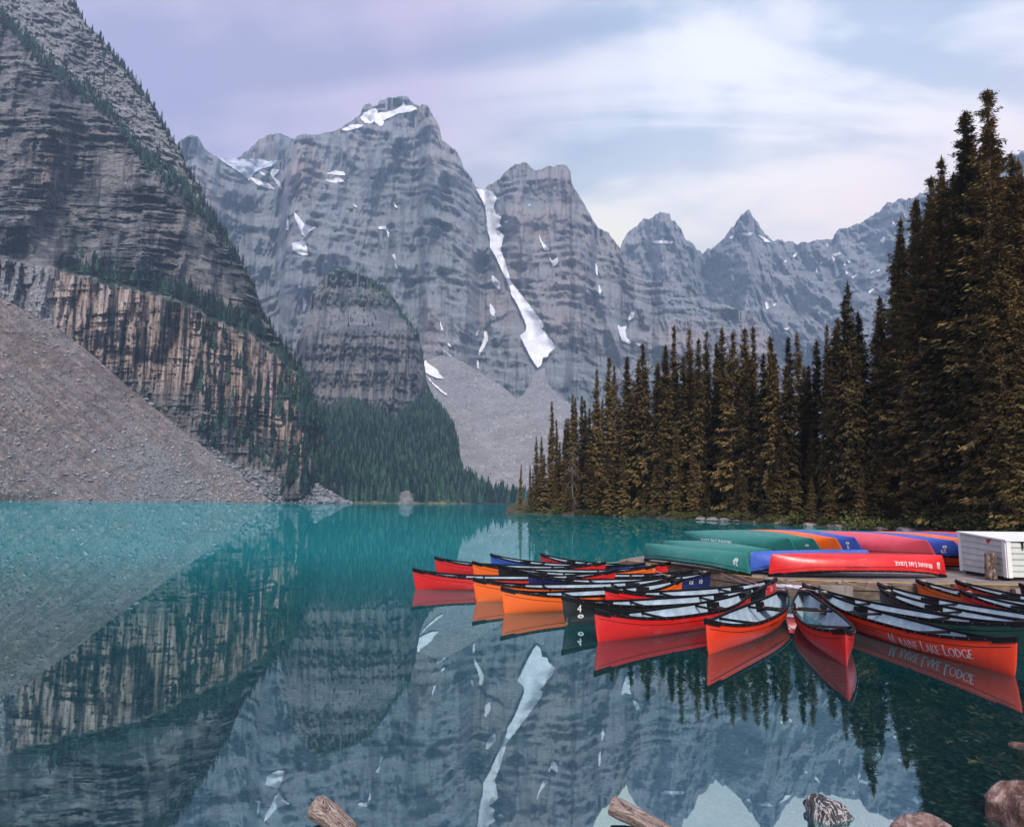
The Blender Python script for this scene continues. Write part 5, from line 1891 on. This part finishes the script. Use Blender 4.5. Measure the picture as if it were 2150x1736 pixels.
MOOR = 'canoes moored at the left side of the dock'
DEC = []
for (p, q, col, lab, L) in [((866, 1195), (1294, 1197), 'red', 'long red canoe floating farthest left, nearest the open lake', None),
                            ((903, 1172), (1270, 1183), 'red', 'red canoe just behind the leftmost red canoe', None),
                            ((1029, 1167), (1367, 1187), 'blue', 'dark blue canoe moored at the back between two red bows', None),
                            ((1119, 1165), (1400, 1185), 'red', 'red canoe at the very back by the dock corner', 4.5),
                            ((1005, 1181), (1395, 1188), 'orange', 'orange canoe showing only a strip behind the leftmost red canoe', None),
                            ((1059, 1186), (1470, 1196), 'black', 'black green canoe behind the blue one, third row from the back', None),
                            ((1098, 1205), (1484, 1200), 'navy', 'navy blue canoe with white number 10 at its dock end', None),
                            ((1023, 1211), (1437, 1205), 'orange', 'bright orange canoe between the leftmost red and the second orange bow', None),
                            ((1081, 1230), (1449, 1211), 'orange', 'orange canoe with its bow beside the black canoe number 4', None),
                            ((1253, 1230), (1609, 1211), 'red', 'red canoe with white number 31 at its dock end', None),
                            ((1163, 1248), (1585, 1225), 'black', 'black canoe with white number 4 on its bow', None),
                            ((1256, 1276), (1585, 1236), 'red', 'red canoe nearest the camera in the left row', 4.1)]:
    a, b = tips(p, q, L)
    c = canoe(a, b, DRAFT, col, lab, group=MOOR)
    DEC.append(c)
# local +x points to the right-hand (dock) end here; the side facing the camera is -y
number(DEC[6], '10', 2.02, 0.30, -1, 0.15)
obj('lettering', sans_mesh('GE', 0.11, 1.72, 0.30, -1), M_white, DEC[6])
number(DEC[9], '31', 2.10, 0.32, -1, 0.15)
obj('lettering', sans_mesh('GE', 0.11, 1.80, 0.27, -1), M_white, DEC[9])
number(DEC[10], '4', -2.19, 0.31, -1, 0.19, (-2.12, 0.235))
obj('lettering', sans_mesh('NORTH WOODS CANOE', 0.055, 0.75, 0.235, -1), M_dec_black, DEC[11])
obj('lettering', sans_mesh('NORTH WOODS CANOE', 0.05, 1.55, 0.30, -1), M_dec_black, DEC[0])

c13 = canoe((3.05, 9.15), (5.75, 12.50), DRAFT, 'scarlet', 'orange red canoe pointing at the camera, left of the pair', group='pair of canoes pointing at the camera')
c14 = canoe((4.72, 8.62), (6.10, 12.70), DRAFT, 'red', 'red canoe pointing at the camera, right of the pair', group='pair of canoes pointing at the camera')
RG = 'canoes moored at the right side of the dock'
c15 = canoe((6.90, 8.32), (6.48, 12.50), DRAFT, 'scarlet', 'orange red canoe lettered in white along its side, nearest on the right', group=RG)
c16 = canoe((8.05, 9.45), (6.55, 13.50), DRAFT, 'dgreen', 'dark green canoe with number 20 behind the lettered one', group=RG)
c17 = canoe((9.35, 8.75), (7.85, 13.25), DRAFT, 'navy', 'navy canoe with white number 18 at the dock', group=RG)
c18 = canoe((8.70, 8.05), (7.40, 12.30), DRAFT, 'black', 'black canoe between the green one and the navy number 18', group=RG)
c19 = canoe((10.45, 9.6), (8.90, 13.85), DRAFT, 'orange', 'orange canoe tied to the dock right of the navy number 18', group=RG)
c20 = canoe((11.75, 9.5), (10.0, 13.85), DRAFT, 'scarlet', 'orange red canoe tied to the dock left of the shed', group=RG)
c21 = canoe((10.65, 8.1), (9.05, 12.35), DRAFT, 'red', 'red canoe in front of the orange one at the right of the dock', group=RG)
c22 = canoe((13.0, 9.2), (11.2, 13.4), DRAFT, 'navy', 'navy canoe at the right edge below the shed', group=RG)
# set each hull clear of its neighbours
for c, (dx, dy) in zip(DEC + [c13, c14, c15, c16, c17, c18, c19, c20, c21, c22],
                       [(0, 0.08), (0.09, 0.41), (-0.01, 0.68), (0.28, 0.52), (-0.19, 0.21), (-0.18, 0.02), (0.12, 0.06), (-0.30, -0.31), (-0.27, -0.29), (0.12, -0.26), (0.13, -0.26), (-0.09, -0.20),
                        (-0.17, -0.15), (-0.12, -0.23), (-0.30, -0.34), (-0.22, -0.35), (0.21, 0.07), (0.16, 0.10), (0.48, 0.18), (0.22, 0.08), (0.10, 0.01), (0.05, 0.02)]):
    c.location.x += dx
    c.location.y += dy
# the side towards the camera: local -x is the near end, so the left side seen from here is +y
obj('lettering', lettering_mesh('M_raine Lake Lodge', 0.150, -0.25, -0.265, 1, 1.62), M_white, c15)
obj('lettering', sans_mesh('NORTH WOODS CANOE', 0.06, 0.75, -0.165, 1), M_dec_black, c15)
obj('lettering', sans_mesh('NORTH WOODS CANOE', 0.05, -0.3, 0.24, -1), M_dec_black, c13)
number(c16, '20', 2.25, 0.34, 1, 0.14)
number(c17, '18', 2.30, 0.34, 1, 0.15)
obj('lettering', sans_mesh('Prospector 16.6', 0.05, 2.25, 0.42, 1), M_dec_black, c19)
obj('lettering', sans_mesh('Prospector 16.6', 0.05, 2.25, 0.42, 1), M_dec_black, c20)

# ------------------------------------------------------------------ dock
DOCK_Z = 0.40
DOCK = [(3.55, 19.45), (6.25, 14.75), (8.9, 14.2), (24.0, 13.6), (24.0, 21.9), (4.6, 20.9)]
M_plank = simple_mat('weathered dock planks', (0.24, 0.21, 0.19), 0.85, 0.25, 0.35, 3.0, 0.01, 25.0)
M_timber = simple_mat('rough brown dock timber', (0.17, 0.125, 0.095), 0.9, 0.2, 0.45, 4.0, 0.02, 14.0)
dock = empty('dock', (9, 17, 0), label='weathered plank dock carrying the overturned canoes', category='dock')
DINV = Matrix.Translation((-9, -17, 0))


def dobj(name, V, F, mat, parent=None, smooth=False):
    return obj(name, mesh_np(name, np.asarray(V) - np.array([9, 17, 0]), F, smooth), mat, parent or dock)


yrow = 13.62
prng2 = random.Random(3)
while yrow < 21.8:                                             # planks run along x
    w = 0.235
    yc = yrow + w / 2
    xsn = []
    n = len(DOCK)
    for i in range(n):
        (x0, y0), (x1, y1) = DOCK[i], DOCK[(i + 1) % n]
        if (y0 - yc) * (y1 - yc) < 0:
            xsn.append(x0 + (x1 - x0) * (yc - y0) / (y1 - y0))
    xsn.sort()
    if len(xsn) >= 2 and xsn[1] - xsn[0] > 0.3:
        x0, x1 = xsn[0], min(xsn[-1], 24)
        V, F = box(((x0 + x1) / 2, yc, DOCK_Z - 0.025 + prng2.uniform(-0.006, 0.006)), (x1 - x0, w - 0.018, 0.05))
        dobj('plank', V, F, M_plank)
    yrow += w
for (p, q) in ((DOCK[0], DOCK[1]), (DOCK[1], DOCK[2]), (DOCK[2], DOCK[3]), (DOCK[0], DOCK[5])):
    a, b = np.array([*p, 0.0]), np.array([*q, 0.0])
    dv = (b - a) / np.linalg.norm(b - a)
    for zc, hh, off in ((0.30, 0.17, 0.0), (0.10, 0.19, 0.03)):
        a2, b2 = a + [0, 0, zc], b + [0, 0, zc]
        k = 8
        V, F = sweep_rect([a2 + (b2 - a2) * t / k + np.array([0, off, prng2.uniform(-0.006, 0.006)]) for t in range(k + 1)], 0.16, hh, 'e')
        dobj('edge_timber', V, F, M_timber)
for (x, y) in ((7.6, 14.2), (9.9, 14.0), (11.9, 13.9)):
    V, F = box((x, y + 0.02, 0.16), (0.75, 0.12, 0.34))
    dobj('fender_board', V, F, M_plank)

M_rope = simple_mat('yellow dock rope', (0.52, 0.30, 0.07), 0.8, 0.2)
M_rope2 = simple_mat('pale tie rope', (0.55, 0.50, 0.38), 0.8, 0.2)
M_rope3 = simple_mat('pink tie rope', (0.55, 0.30, 0.33), 0.8, 0.2)
pts = []
for (p, q) in ((DOCK[0], DOCK[1]), (DOCK[1], DOCK[2]), (DOCK[2], (14.0, 13.95))):
    for t in range(10):
        f = t / 10
        pts.append((p[0] + (q[0] - p[0]) * f, p[1] + (q[1] - p[1]) * f - 0.06, DOCK_Z + 0.02 - 0.025 * math.sin(f * math.pi * 3) ** 2))
V, F = tube(pts, 0.012, 6)
obj('dock_rope', mesh_np('dock_rope', V, F), M_rope, label='yellow rope strung along the front edge of the dock', category='rope')


def tie(a, b, mat, label, sag=0.08, r=0.008):
    pts = []
    for i in range(9):
        t = i / 8
        pts.append((a[0] + (b[0] - a[0]) * t, a[1] + (b[1] - a[1]) * t, a[2] + (b[2] - a[2]) * t - sag * 4 * t * (1 - t)))
    parts = [tube(pts, r, 6)]
    ring = [(a[0] + 0.05 * math.cos(k), a[1] + 0.03 * math.sin(k), a[2] + 0.02 * math.sin(2 * k)) for k in np.linspace(0, 6.6, 12)]
    parts.append(tube(ring, r, 6))
    V, F = join(parts)
    return obj('tie_rope', mesh_np('tie_rope', V, F), mat, label=label, category='rope', group='ropes tying canoes to the dock')


def dock_edge(x):
    for (p, q) in ((DOCK[0], DOCK[1]), (DOCK[1], DOCK[2]), (DOCK[2], DOCK[3])):
        if p[0] <= x <= q[0]:
            return p[1] + (q[1] - p[1]) * (x - p[0]) / (q[0] - p[0])
    return 14.0


for c, nm, mt in ((DEC[1], 'red canoe behind the leftmost', M_rope2), (DEC[3], 'backmost red canoe', M_rope), (DEC[4], 'half hidden orange canoe', M_rope2), (DEC[6], 'navy canoe number 10', M_rope2), (DEC[7], 'bright orange canoe', M_rope2),
                  (DEC[9], 'red canoe number 31', M_rope2), (DEC[10], 'black canoe number 4', M_rope3), (c13, 'left canoe of the centre pair', M_rope3), (c14, 'right canoe of the centre pair', M_rope3), (c15, 'white lettered canoe', M_rope2),
                  (c16, 'dark green canoe', M_rope3), (c17, 'navy canoe number 18', M_rope3), (c18, 'black canoe on the right', M_rope2), (c19, 'orange canoe on the right', M_rope2), (c20, 'canoe left of the shed', M_rope2), (c21, 'red canoe on the right', M_rope3)):
    m = c.rotation_euler.to_matrix()
    e = Vector(c.location) + m @ Vector((c.scale.x * CL / 2 * 0.93, 0, 0.57))
    xd = max(3.7, min(13.5, e.x + 0.25))
    tie(tuple(e), (xd, dock_edge(xd) - 0.02, DOCK_Z + 0.03), mt, 'short rope tying the %s to the dock' % nm, 0.05)

# bent metal pipe at the dock corner
pts = [(6.10, 14.30, 0.30), (6.5, 14.05, 0.31), (6.85, 13.75, 0.30), (7.0, 13.45, 0.22), (7.05, 13.25, 0.05), (7.06, 13.2, -0.3)]
V, F = tube(pts, 0.055, 12)
obj('pipe', mesh_np('pipe', V, F), simple_mat('white painted pipe', (0.68, 0.70, 0.72), 0.35, 0.5, 0.1), label='bent white metal pipe dipping into the water by the dock', category='pipe')

# ------------------------------------------------------------------ overturned canoes on the dock
OG = 'overturned canoes stored on the dock'
FZ = DOCK_Z + 0.60                                             # keel height of a canoe lying on its ends


def over(a, b, color, label, dz=0.0, roll=0.0):
    return canoe(a, b, DOCK_Z + dz, color, label, True, roll, OG, gear=False)


# +x points to the near (right) end; upside down the camera side is local +y
oa = over((4.15, 19.0), (6.0, 15.25), 'green', 'green overturned canoe with number 26 at the front left of the dock', 0.0, 0.10)
ob_ = over((5.0, 20.2), (7.15, 16.45), 'green', 'green overturned canoe second from the left on the dock', 0.05, 0.35)
oc = over((5.95, 21.1), (8.0, 17.2), 'green', 'green overturned canoe with white lettering, third from the left', 0.32, 0.55)
od = over((6.75, 21.5), (8.75, 17.3), 'green', 'green overturned canoe behind the lettered one', 0.32, 0.55)
oe = over((7.5, 21.7), (9.6, 17.7), 'orange', 'orange overturned canoe among the green and blue ones', 0.32, 0.55)
of = over((8.35, 21.9), (10.4, 18.1), 'blue', 'blue overturned canoe with number 8 beside the orange one', 0.32, 0.55)
og = over((9.2, 22.2), (11.3, 18.2), 'green', 'teal overturned canoe right of the blue one', 0.32, 0.55)
oh = over((10.1, 16.95), (6.2, 15.75), 'blue', 'blue overturned canoe end showing between the green 26 and the red 30', 0.0)
oi = over((6.50, 15.25), (11.05, 15.35), 'red', 'bright red overturned canoe with number 30 lying along the dock', 0.0, 0.06)
oj = over((9.6, 21.0), (11.75, 16.9), 'pink', 'faded red overturned canoe behind the number 30', 0.32, 0.55)
ok = over((10.4, 21.2), (12.45, 16.8), 'blue', 'blue overturned canoe with number 29', 0.32, 0.55)
ol = over((10.95, 21.3), (12.75, 16.55), 'scarlet', 'dark orange overturned canoe with number 27 under the blue 29', 0.02, 0.72)
om = over((11.75, 21.4), (13.1, 16.9), 'orange', 'orange overturned canoe close to the shed', 0.32, 0.55)
on = over((12.6, 21.6), (13.9, 17.3), 'blue', 'blue overturned canoe with number 17 beside the shed', 0.32, 0.55)
oo = over((13.5, 21.8), (14.8, 17.5), 'red', 'red overturned canoe seen as a thin strip before the shed', 0.32, 0.55)
op = over((14.5, 21.9), (15.8, 17.6), 'sky', 'light blue overturned canoe behind the shed', 0.10, 0.60)
number(oa, '26', 2.14, -0.285, 1, 0.19, (2.08, 0.185))
number(oi, '30', 2.22, -0.245, 1, 0.14, (2.16, 0.23))
obj('lettering', lettering_mesh('Moraine Lake Lodge', 0.115, 1.93, -0.235, 1, 1.15), M_white, oi)
obj('lettering', sans_mesh('NORTH WOODS CANOE', 0.05, -0.0, 0.27, 1), M_dec_black, oi)
obj('lettering', lettering_mesh('Moraine Lake Lodge', 0.15, 0.25, -0.30, 1, 1.5), M_white, oc)
obj('lettering', lettering_mesh('Moraine', 0.15, -0.7, -0.30, 1), M_white, od)
obj('lettering', sans_mesh('NORTH WOODS CANOE', 0.05, -0.7, 0.28, 1), M_dec_black, oa)
number(of, '8', 2.12, 0.26, 1, 0.17, (2.10, 0.19))
number(ok, '29', 2.12, 0.26, 1, 0.17, (2.10, 0.19))
number(ol, '27', 2.15, 0.28, 1, 0.15)
number(om, '1', 2.10, 0.26, 1, 0.15, (2.08, 0.19))
number(on, '17', 2.10, 0.26, 1, 0.15, (2.08, 0.19))
for c in (ob_, od):
    e = obj('emblem', oval_mesh(2.12, 0.22, 1), M_white, c)
    obj('emblem_mark', emblem_mark(2.12, 0.22, 1), M_dec_black, e)
# low rack beams that carry the overturned canoes
M_dark = simple_mat('dark rack timber', (0.06, 0.05, 0.042), 0.9, 0.2, 0.3, 4.0)
rack_spots = [((4.9, 20.6), (11.6, 20.6)), ((6.6, 18.2), (11.2, 18.6)), ((10.2, 20.3), (15.4, 20.6)), ((11.9, 17.7), (15.6, 18.1))]
for i, ((x0, y0), (x1, y1)) in enumerate(rack_spots):
    r = empty('canoe_rack', (x0, y0, DOCK_Z), label='low dark timber rail under the %s' % ['far ends of the left canoes', 'near ends of the left canoes', 'far ends of the right canoes', 'near ends of the right canoes'][i], category='rack', group='timber rails under the canoes')
    V, F = sweep_rect([(0, 0, 0.29), (x1 - x0, y1 - y0, 0.29)], 0.12, 0.14, 'b')
    obj('beam', mesh_np('beam', V, F, False), M_dark, r)
    for t in (0.05, 0.5, 0.95):
        V, F = box(((x1 - x0) * t, (y1 - y0) * t, 0.11), (0.3, 0.14, 0.22))
        obj('block', mesh_np('block', V, F, False), M_dark, r)

# ------------------------------------------------------------------ storage shed
M_siding = simple_mat('pale grey siding paint', (0.56, 0.59, 0.53), 0.6, 0.3, 0.12, 3.0, 0.004, 30.0)
M_trim = simple_mat('white trim paint', (0.82, 0.83, 0.78), 0.55, 0.3, 0.06, 3.0)
SH = (12.12, 14.75)
SW, SD = 2.6, 1.55
shed = empty('storage_shed', (SH[0], SH[1], DOCK_Z), label='low pale shed with horizontal board siding on the dock', category='shed')
shed.rotation_euler = (0, 0, math.radians(-1.5))
z0, hf, hb = 0.10, 0.88, 1.00                                  # front and back wall heights
V, F = box((SW / 2, SD / 2, 0.05), (SW - 0.1, SD - 0.1, 0.11))
obj('base', mesh_np('base', V, F, False), M_dark, shed)
ncourse = 6
for i in range(ncourse):
    for side in ('front', 'left'):
        ch = (hf - 0.02) / ncourse
        zb = z0 + i * ch
        if side == 'front':
            prof = [(-0.002, zb), (-0.040, zb), (-0.010, zb + ch + 0.004), (0.02, zb + ch + 0.004), (0.02, zb)]
            V = [(x, y, z) for x in (0.06, SW) for y, z in prof]
        else:
            zt = zb + ch + 0.004
            prof = [(-0.002, zb), (-0.040, zb), (-0.010, zt), (0.02, zt), (0.02, zb)]
            up = (hb - hf) * (i + 1) / ncourse
            V = [(x, y, z + (up if y > 1 else 0) * (1 if z > zb + 0.01 else i / (i + 1))) for y in (0.06, SD) for x, z in prof]
        F4 = [(j, (j + 1) % 5, 5 + (j + 1) % 5, 5 + j) for j in range(5)]
        obj('siding_board', mesh_np('siding_board', np.array(V), [np.array(F4), np.array([[4, 3, 2, 1, 0], [5, 6, 7, 8, 9]])], False), M_siding, shed)
for (x, y, sx, sy, hh) in ((0.015, -0.022, 0.10, 0.06, hf), (-0.026, 0.030, 0.06, 0.10, hf + 0.005), (-0.026, SD - 0.03, 0.06, 0.10, hb)):
    V, F = box((x, y, z0 + hh / 2 - 0.02), (sx, sy, hh))
    obj('corner_board', mesh_np('corner_board', V, F, False), M_trim, shed)
V = np.array([(-0.07, -0.07, z0 + hf - 0.02), (SW + 0.05, -0.07, z0 + hf - 0.02), (SW + 0.05, SD + 0.05, z0 + hb - 0.01), (-0.07, SD + 0.05, z0 + hb - 0.01)])
V = np.concatenate([V, V + np.array([0, 0, 0.035])])
obj('lid', mesh_np('lid', V, np.array([(3, 2, 1, 0), (4, 5, 6, 7), (0, 1, 5, 4), (1, 2, 6, 5), (2, 3, 7, 6), (3, 0, 4, 7)]), False), M_trim, shed)
V, F = join([box((0.35, -0.048, z0 + hf - 0.10), (0.045, 0.008, 0.13)), box((0.35, -0.050, z0 + hf - 0.02), (0.10, 0.014, 0.04)), box((0.35, -0.048, z0 + hf - 0.19), (0.02, 0.008, 0.09))])
obj('strap_hinge', mesh_np('strap_hinge', V, F, False), M_black, shed)
V = np.array([(-0.046, 0.60, z0 + hf - 0.0), (-0.046, 0.44, z0 + hf - 0.0), (-0.046, 0.54, z0 + hf - 0.13), (-0.054, 0.57, z0 + hf - 0.0), (-0.054, 0.47, z0 + hf - 0.0), (-0.054, 0.535, z0 + hf - 0.09)])
obj('hasp', mesh_np('hasp', V, np.array([(0, 1, 2), (3, 4, 5)]), False), simple_mat('red hasp', (0.7, 0.03, 0.02), 0.4), shed)


# stump leaning on the shed
def bark_stump():
    V, F = [], []
    m, n = 12, 16
    for j in range(m + 1):
        t = j / m
        for i in range(n):
            a = 2 * math.pi * i / n
            r = 0.115 * (1 + 0.16 * float(gnoise(math.cos(a) * 3, math.sin(a) * 3, t * 6, 9)) + 0.10 * float(gnoise(math.cos(a) * 7, math.sin(a) * 7, t * 14, 4))) * (1.05 - 0.1 * t)
            V.append((r * math.cos(a), r * math.sin(a), 0.66 * t + (0.03 * math.cos(a) if j == m else 0)))
    for j in range(m):
        for i in range(n):
            F.append((j * n + i, j * n + (i + 1) % n, (j + 1) * n + (i + 1) % n, (j + 1) * n + i))
    V += [(0, 0, 0), (0, 0, 0.66)]
    T = [(len(V) - 2, (i + 1) % n, i) for i in range(n)] + [(len(V) - 1, m * n + i, m * n + (i + 1) % n) for i in range(n)]
    return mesh_np('log_stump', np.array(V), [np.array(F), np.array(T)], True)


def bark_mat():
    m, nt, b = new_mat('flaking pine bark')
    pos = node(nt, 'ShaderNodeTexCoord').outputs['Object']
    n1 = noise(nt, vec_scale(nt, pos, (16, 16, 7)), 1.0, 5, 0.7)
    nt.links.new(ramp(nt, n1, [(0.36, (0.03, 0.02, 0.015)), (0.5, (0.14, 0.085, 0.06)), (0.6, (0.32, 0.26, 0.22))]), b.inputs['Base Color'])
    b.inputs['Roughness'].default_value = 0.9
    bp = node(nt, 'ShaderNodeBump', {'Height': n1, 'Strength': 1.0, 'Distance': 0.03})
    nt.links.new(bp.outputs[0], b.inputs['Normal'])
    return m


st = obj('log_stump', bark_stump(), bark_mat(), label='upright bark covered log leaning against the shed', category='log')
st.location = (11.88, 15.0, DOCK_Z)
st.rotation_euler = (0, math.radians(2), 0)


# ------------------------------------------------------------------ foreground stones and drift wood
def stone_mat(name, c0, c1, c2, scale=3.0, vein=None, wet=0.7):
    m, nt, b = new_mat(name)
    pos = node(nt, 'ShaderNodeTexCoord').outputs['Object']
    n1 = noise(nt, pos, scale, 6, 0.7, 0.4)
    n2 = noise(nt, pos, scale * 4, 5, 0.7)
    col = ramp(nt, math_n(nt, 'ADD', math_n(nt, 'MULTIPLY', n1, 0.6), math_n(nt, 'MULTIPLY', n2, 0.4)), [(0.36, c0), (0.5, c1), (0.64, c2)])
    if vein:
        vo = noise(nt, pos, scale * 0.9, 4, 0.7, 1.6)
        ln = math_n(nt, 'ABSOLUTE', math_n(nt, 'SUBTRACT', vo, 0.5))
        col = mix(nt, mrange(nt, ln, 0.035, 0.008), col, vein)
    nt.links.new(col, b.inputs['Base Color'])
    b.inputs['Roughness'].default_value = wet
    bp = node(nt, 'ShaderNodeBump', {'Height': math_n(nt, 'ADD', n1, math_n(nt, 'MULTIPLY', n2, 0.5)), 'Strength': 1.0, 'Distance': 0.05})
    nt.links.new(bp.outputs[0], b.inputs['Normal'])
    return m


def place(o, px, py, z, scale, rot=(0, 0, 0)):
    p = on_plane(px, py, z)
    o.location = p
    o.scale = scale
    o.rotation_euler = rot
    return o


M_veined = stone_mat('veined dark stone', (0.012, 0.012, 0.014), (0.05, 0.048, 0.05), (0.13, 0.125, 0.125), 0.9, (0.62, 0.58, 0.58), 0.45)
M_pinkst = stone_mat('pinkish stone', (0.08, 0.045, 0.035), (0.28, 0.17, 0.135), (0.62, 0.50, 0.44), 1.5)
M_redst = stone_mat('red brown stone', (0.035, 0.02, 0.015), (0.15, 0.075, 0.055), (0.50, 0.36, 0.31), 1.3)
M_sub = stone_mat('submerged stone', (0.2, 0.2, 0.18), (0.36, 0.35, 0.31), (0.52, 0.5, 0.46), 1.5)
place(obj('stone', rock_mesh(301, 4, 0.5, 0.6, 12), M_veined, label='dark stone veined with white standing out of the shallows', category='stone'), 1735, 1706, 0.02, (0.185, 0.15, 0.17), (0.1, 0.05, 0.4))
place(obj('stone', rock_mesh(302, 4, 0.3, 0.75, 6), M_pinkst, label='rounded pinkish stone at the bottom edge right of the veined one', category='stone'), 1948, 1760, 0.0, (0.22, 0.2, 0.18), (0, 0.1, 1.2))
place(obj('stone', rock_mesh(303, 4, 0.4, 0.85, 8), M_redst, label='large red brown boulder at the lower right corner', category='stone'), 2168, 1735, 0.0, (0.28, 0.27, 0.31), (0.1, -0.2, 0.5))
place(obj('stone', rock_mesh(304, 3, 0.3, 0.7, 6), M_redst, label='small dark stone at the right edge below the lettered canoe', category='stone'), 2142, 1575, -0.04, (0.12, 0.10, 0.10))
sub = [(100, 1700, 0.55, 0.30, 0.3), (20, 1610, 0.45, 0.25, 0.1), (510, 1640, 0.50, 0.26, 0.1), (540, 1734, 0.42, 0.26, 0.0), (1440, 1502, 0.55, 0.28, 0.0), (1630, 1540, 0.62, 0.32, 0.2), (1590, 1518, 0.5, 0.3, 0.1), (250, 1585, 0.7, 0.32, -0.2),
       (850, 1640, 0.3, 0.2, 0.0), (880, 1700, 0.28, 0.17, 0.3), (1080, 1560, 0.34, 0.2, 0.1), (1180, 1505, 0.5, 0.24, 0.1), (90, 1640, 0.5, 0.25, 0.2), (980, 1720, 0.25, 0.16, 0.2), (1540, 1660, 0.3, 0.2, 0.5), (1850, 1590, 0.4, 0.22, 0.2), (330, 1550, 0.6, 0.3, 0.1)]
names = ['at the lower left corner', 'at the left edge', 'left of the centre', 'pale, at the bottom edge left of the driftwood', 'under the tip of a mirrored spruce', 'in the mirrored ridge right of the centre', 'beside the mirrored peaks', 'long, in the mirrored rock wall',
         'left of the mirrored snow gully', 'low, near the left driftwood', 'beside the mirrored snow gully', 'under the mirrored snow gully foot', 'above the lower left slab', 'small, near the bottom centre', 'near the mirrored sky notch', 'in the mirrored dark trees', 'faint, in deep water on the left']
for i, (px, py, sx, sy, rz) in enumerate(sub):
    p = on_plane(px, py, 0.0)
    zb = float(bed_z(p.x, p.y))
    s = zb / (-CAM_H)
    q = on_plane(px, py, zb)
    o = obj('submerged_stone', rock_mesh(320 + i, 3, 0.3, 0.45, 7), M_sub, label='flat submerged stone ' + names[i], category='stone', group='flat stones under the shallow water')
    o.location = (q.x, q.y, zb + 0.02)
    o.scale = (sx * 0.8, sy * 0.8, min(0.16, -zb * 0.35))
    o.rotation_euler = (0, 0, rz)

M_logw = stone_mat('bleached drift wood', (0.14, 0.085, 0.065), (0.50, 0.38, 0.32), (0.78, 0.68, 0.62), 2.2, (0.03, 0.02, 0.018), 0.8)


def fore_log(p, q, r, seed, label):
    a, b = on_plane(*p, 0.10), on_plane(*q, -0.02)
    o = obj('drift_log', log_mesh(seed, 4, 14, 0.92), M_logw, label=label, category='log')
    d = b - a
    o.location = a
    o.rotation_mode = 'QUATERNION'
    o.rotation_quaternion = d.to_track_quat('X', 'Z')
    o.scale = (d.length, r, r)
    return o


fore_log((668, 1694), (765, 1790), 0.078, 41, 'chunky bleached drift log poking out at the bottom left of centre')
fore_log((1285, 1690), (1470, 1790), 0.065, 42, 'bleached drift log with dark rotten core at the bottom centre right')

# ------------------------------------------------------------------ haze
def build_haze():
    bm = bmesh.new()
    bmesh.ops.create_cube(bm, size=1.0)
    me = bpy.data.meshes.new('haze')
    x0, x1, y0, y1, z0, z1 = -4200, 5200, -60, 5200, -30, 1800
    for v in bm.verts:
        v.co = ((x0 + x1) / 2 + v.co.x * (x1 - x0), (y0 + y1) / 2 + v.co.y * (y1 - y0), (z0 + z1) / 2 + v.co.z * (z1 - z0))
    bm.to_mesh(me)
    bm.free()
    m = bpy.data.materials.new('haze')
    m.use_nodes = True
    nt = m.node_tree
    nt.nodes.clear()
    out = nt.nodes.new('ShaderNodeOutputMaterial')
    pv = nt.nodes.new('ShaderNodeVolumePrincipled')
    pv.inputs['Color'].default_value = (0.56, 0.78, 1.0, 1)
    pv.inputs['Density'].default_value = 0.00014
    pv.inputs['Anisotropy'].default_value = 0.2
    pv.inputs['Density Attribute'].default_value = ''
    m.cycles.homogeneous_volume = True
    nt.links.new(pv.outputs[0], out.inputs['Volume'])
    o = obj('haze', me, m, kind='stuff', label='thin blue mountain haze filling the valley', category='haze')
    return o


build_haze()
scene.cycles.use_denoising = True
scene.cycles.max_bounces = 8
scene.cycles.diffuse_bounces = 3
scene.cycles.glossy_bounces = 4
scene.cycles.transparent_max_bounces = 12
scene.cycles.volume_bounces = 1
scene.cycles.caustics_reflective = False
scene.cycles.caustics_refractive = False
